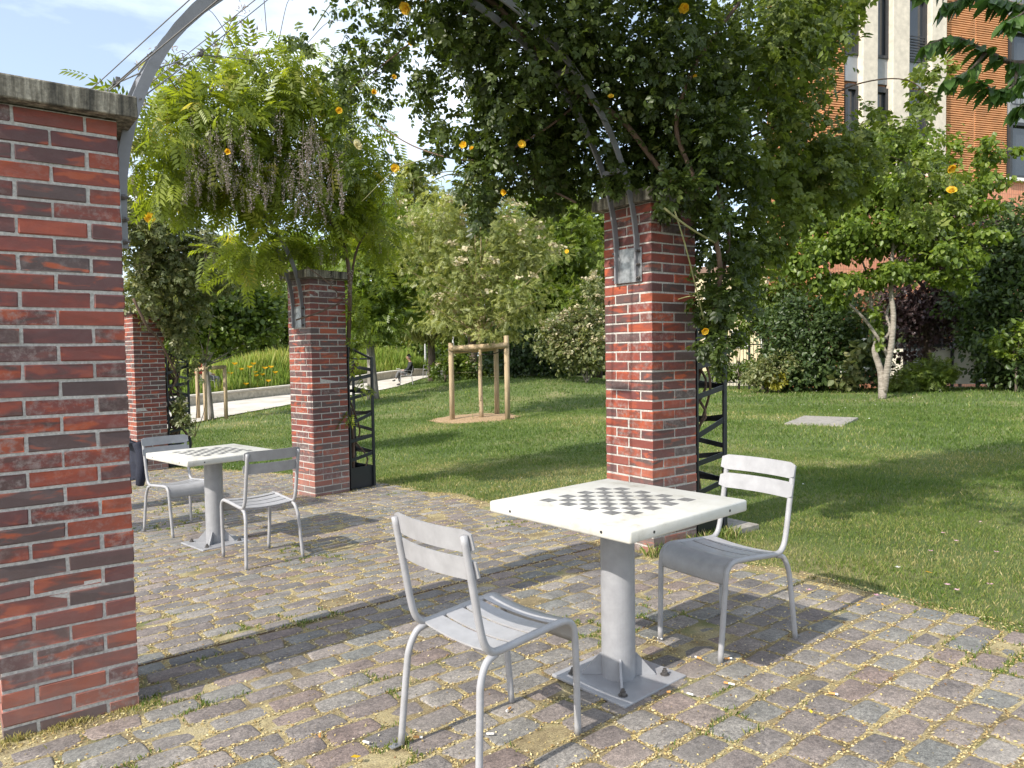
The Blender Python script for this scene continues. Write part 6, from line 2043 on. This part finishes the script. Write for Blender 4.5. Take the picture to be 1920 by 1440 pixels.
def far_buildings():
    p = gz(W(1398, 700, 62))
    az = math.atan2(p[1], p[0]) - PI / 2
    root = empty('beige_house', 'distant beige house seen between trunks right of the rose pillar', 'building', p, az)
    mb = MB(); mb.box((0, 3, 4), (8, 6, 8)); mb.build('wall', M['beige_wall'], root)
    mb = MB(); mb.box((0, 2.8, 8.2), (8.6, 6.6, .5)); mb.build('roof', M['roof'], root)
    for x in (-2.6, -.4, 1.8):
        for z in (2.6, 5.4):
            mb = MB(); mb.box((x, -.03, z), (1.3, .1, 1.5)); f = mb.build('window', M['white_sill'], root)
            mb = MB(); mb.box((x, -.09, z), (1.0, .04, 1.2)); mb.build('pane', M['glass'], f)
    for x in (2.2,):
        mb = MB(); mb.box((x, -.5, 3.9), (2.0, 1.0, .12)); mb.build('awning', M['red_cloth'], root)
    p = gz(W(450, 690, 75))
    az = math.atan2(p[1], p[0]) - PI / 2
    root = empty('distant_house', 'distant brown roofed house behind the trees at the upper left', 'building', p, az)
    zt = W(450, 508, 75)[2] - p[2]
    mb = MB(); mb.box((0, 3, zt / 2), (17, 7, zt)); mb.build('wall', M['beige_wall'], root)
    mb = MB()
    V = [(-8.8, -.6, zt), (8.8, -.6, zt), (8.8, 6.6, zt), (-8.8, 6.6, zt), (-8.0, 3, zt + 1.6), (8.0, 3, zt + 1.6)]
    mb.add(V, [[0, 1, 5, 4], [1, 2, 5], [2, 3, 4, 5], [3, 0, 4], [3, 2, 1, 0]])
    rf = mb.build('roof', M['roof'], root)
    mb = MB(); mb.box((-1.2, 3, zt + 2.0), (.9, .7, 1.5)); mb.box((-1.45, 3, zt + 2.9), (.25, .25, .5)); mb.box((-.95, 3, zt + 2.9), (.25, .25, .5)); mb.build('chimney', M['terra_back'], rf)
    for x in (-6, -3, 0, 3, 6):
        mb = MB(); mb.box((x, -.04, zt - 1.7), (1.2, .12, 1.6)); f = mb.build('window', M['white_sill'], root)
        mb = MB(); mb.box((x, -.11, zt - 1.7), (.9, .04, 1.3)); mb.build('pane', M['glass'], f)
far_buildings()

def iron_railing():
    a = gz(W(1330, 712, 30)); b = gz(W(1480, 712, 30.5))
    d = b - a; L = np.hypot(d[0], d[1]); az = math.atan2(d[1], d[0])
    root = empty('iron_railing', 'black iron railing with upright bars right of the rose pillar', 'fence', a, az)
    h = W(1390, 598, 30)[2] - a[2]
    mb = MB()
    n = int(L / .13)
    for i in range(n):
        mb.box((i * .13, 0, h / 2), (.018, .018, h))
    mb.build('bar', M['fence'], root); root.children[-1].name = 'bars'
    for z in (h - .28, .25, h - 1.0):
        mb = MB(); mb.box((L / 2, 0, z), (L, .03, .045)); mb.build('rail', M['fence'], root)
    for x in (0, L / 2, L):
        mb = MB(); mb.box((x, 0, h / 2), (.06, .06, h + .1)); mb.build('post', M['fence'], root)
iron_railing()

def right_wall():
    # low dark rail and pale panels along the street behind the right-hand trees
    a = gz(W(1655, 716, 28.5)); b = gz(W(1990, 716, 27))
    d = b - a; L = np.hypot(d[0], d[1]); az = math.atan2(d[1], d[0])
    root = empty('street_fence', 'dark fence with pale panels behind the purple tree on the right', 'fence', a, az)
    h = 1.55
    np_ = 7; w = L / np_
    for i in range(np_):
        mb = MB(); mb.box((w * (i + .5), 0, h * .47 + .18), (w - .12, .03, h * .80)); mb.build('panel', M['hoard'] if i in (0, 2, 3) else M['metal_grey'], root)
    for i in range(np_ + 1):
        mb = MB(); mb.box((w * i, 0, h / 2), (.09, .09, h)); mb.build('post', M['fence'], root)
    mb = MB(); mb.box((L / 2, -.01, h + .02), (L, .14, .16)); mb.build('rail', M['fence'], root)
    mb = MB(); mb.box((L / 2, -.2, .09), (L, .35, .2)); mb.build('kerb', M['limestone'], root)
    a = gz(W(1335, 705, 36)); b = gz(W(1480, 705, 37)); d = b - a; L = np.hypot(d[0], d[1]); az = math.atan2(d[1], d[0])
    mb = MB(); mb.box((L / 2, 0, .55), (L, .25, 1.1))
    o = mb.build('pale_wall', M['hoard']); o.location = tuple(a); o.rotation_euler = (0, 0, az)
    tag(o, 'low pale wall seen through the iron railing', 'wall')
    p = W(1502, 554, 33)
    root = empty('street_sign', 'small round blue street sign above the dark shrub', 'sign', (p[0], p[1], G(p[0], p[1])), math.atan2(p[1], p[0]) - PI / 2)
    hz = p[2] - G(p[0], p[1])
    mb = MB(); mb.tube([(0, .04, 0), (0, .04, hz + .2)], .03, 8); mb.build('pole', M['metal_grey'], root)
    mb = MB(); mb.tube([(0, .0, hz), (0, -.015, hz)], .15, 24); mb.build('disc', M['blue'], root)
right_wall()

def lamp_posts():
    for (u, v0, v1, D, lab) in ((851, 700, 560, 39, 'slim pale lamp post behind the stake frame'), (798, 695, 610, 41, 'short pale post behind the drooping tree by the reeds')):
        b = gz(W(u, v0, D)); t = W(u, v1, D)
        root = empty('lamp_post', lab, 'lamp post', b)
        mb = MB(); mb.tube([(0, 0, 0), (0, 0, t[2] - b[2])], [.06, .045], 10); mb.build('pole', M['lamp'], root)
        mb = MB(); mb.tube([(0, 0, t[2] - b[2]), (0, 0, t[2] - b[2] + .3)], [.10, .13], 12); mb.tube([(0, 0, t[2] - b[2] + .3), (0, 0, t[2] - b[2] + .36)], [.16, .05], 12); mb.build('lamp_head', M['lamp'], root)
lamp_posts()

# ------------------------------------------------------------------ small things on the ground
def small_things():
    r = np.random.default_rng(91)
    def gp(u, v):
        d = ray(u, v)
        t = 2.0
        for _ in range(40):
            p = d * t + np.array([0, 0, CAM_Z]); e = p[2] - (G(p[0], p[1]) + .018)
            t += e / max(.2, -d[2]) * .8
        return d * t + np.array([0, 0, CAM_Z])
    butts = [((1307, 1234), 'cigarette end on the cobbles left of the right chair\'s front leg', 0), ((1368, 1236), 'orange cigarette end just right of the right chair\'s front leg', 0), ((1366, 1283), 'pale cigarette end on a mortar joint right of the base plate', 1), ((1300, 1305), 'short white cigarette stub in front of the base plate', 2),
             ((1566, 1303), 'cigarette end on a blue grey cobble at lower right', 0), ((1257, 1299), 'crushed orange cigarette filter at the base plate edge', 3), ((1242, 1200), 'white cigarette stub at the right chair\'s left front foot', 2), ((787, 1384), 'cigarette end beside the front chair\'s rear left foot', 0), ((926, 1378), 'white cigarette stub between the front chair\'s legs', 2),
             ((952, 1333), 'brown cigarette end under the front chair', 0), ((600, 1377), 'cigarette end on the open cobbles left of the front chair', 0), ((681, 1392), 'white stub on the open cobbles left of the front chair', 2)]
    for (u, v), lab, kind in butts:
        p = gp(u, v)
        root = empty('cigarette_end', lab, 'cigarette end', p, r.uniform(0, 6.28), 'cigarette ends on the cobbles')
        L1 = (.022, .018, .004, .014)[kind]; L2 = (.010, .024, .026, .0)[kind]
        if L1 > .005:
            mb = MB(); mb.tube([(-L1, 0, .004), (0, 0, .0045)], .0042, 8); mb.build('filter', M['butt'], root)
        if L2 > 0:
            mb = MB(); mb.tube([(0, 0, .0045), (L2, 0, .004)], .0040, 8); mb.build('paper_end', M['paper'], root)
    def petal(name, lab, cat, grp, u, v, size, mat, nf):
        p = gp(u, v)
        V = []; F = []; k = 0
        for i in range(nf):
            a = 2 * PI * i / nf + r.random()
            c, s = math.cos(a), math.sin(a)
            for x, y, z in ((0, 0, .1), (.5, -.32, .25), (1, 0, .35), (.5, .32, .25)):
                V.append((size * (x * c - y * s), size * (x * s + y * c), size * z))
            F.append([k, k + 1, k + 2, k + 3]); k += 4
        o = link(name, fast_mesh(name, np.array(V), np.array(F), r.random(nf)), M[mat])
        o.location = tuple(p + np.array([0, 0, .012])); o.rotation_euler = (0, 0, r.uniform(0, 6))
        tag(o, lab, cat, grp)
    pinks = [((1768, 1003), 'fallen pink blossom on the lawn nearest the dry patch'), ((1793, 1018), 'pink blossom on the shaded lawn, second of the upper pair'), ((1745, 1037), 'pale pink blossom alone on the shaded lawn'), ((1868, 1039), 'pink blossom near the right edge of the lawn'),
             ((1776, 1101), 'brighter pink blossom just below the yellow leaf on the lawn'), ((1794, 1111), 'pale pink blossom beside the brighter one on the lawn'), ((1856, 1100), 'pink blossom low at the right edge of the lawn'), ((1644, 1121), 'pink blossom on the edge cobbles right of the chair'), ((1517, 1111), 'pink petal on a cobble under the right chair'), ((1838, 982), 'whitish pink blossom at the top of the shaded lawn')]
    for (u, v), lab in pinks: petal('fallen_blossom', lab, 'blossom', 'pink blossoms fallen on the grass and cobbles', u, v, .018, 'pink_petal', 5)
    petal('fallen_blossom', 'white blossom lying on the lawn left of the yellow leaf', 'blossom', None, 1683, 1068, .018, 'white_petal', 5)
    for (u, v), lab, sz in (((1750, 1080), 'long yellow leaf fallen on the lawn at the right', .05), ((1605, 1141), 'small yellow petal on the edge cobbles by the lawn', .025), ((1522, 1345), 'small yellow petal in the cobble joint at lower right', .02), ((678, 1426), 'yellow leaf on the cobbles at the bottom edge', .04), ((828, 1411), 'small yellow petal beside the front chair\'s rear leg', .018), ((1656, 1140), 'yellow petal on the second cobble from the lawn edge', .02)):
        petal('fallen_leaf', lab, 'leaf', 'yellow leaves and petals fallen on the ground', u, v, sz, 'yellow_petal', 1)
    # dry grass along the foot of the large left pillar
    n = 1300
    t = r.random(n); side = r.random(n)
    q = np.array([loc2(PA['nc'], PA['rot'], a, -abs(b)) for a, b in zip(-.05 + t * (PW + .12), r.exponential(.02, n))])
    h = r.uniform(.006, .028, n) * (.4 + vnoise(q[:, 0], q[:, 1], .07, 3))
    V, F, rr = blades(q[:, 0], q[:, 1], G(q[:, 0], q[:, 1]) + .006, h, .0016, r, np.clip(r.normal(.93, .10, n), 0, 1))
    o = link('dry_grass', fast_mesh('dry_grass', V, F, rr), M['grass'])
    tag(o, 'dry brown grass tufts along the foot of the large left pillar', 'grass', kind='stuff')
    n = 900
    q = np.array([loc2(PB['nc'], PB['rot'], a, b) for a, b in zip(r.uniform(-.1, .85, n), r.normal(-.03, .05, n))])
    V, F, rr = blades(q[:, 0], q[:, 1], G(q[:, 0], q[:, 1]) + .006, r.uniform(.02, .09, n), .0022, r, np.clip(r.normal(.6, .25, n), 0, 1))
    o = link('long_grass', fast_mesh('long_grass', V, F, rr), M['grass'])
    tag(o, 'longer half dry grass at the foot of the pillar behind the near table', 'grass', kind='stuff')
small_things()
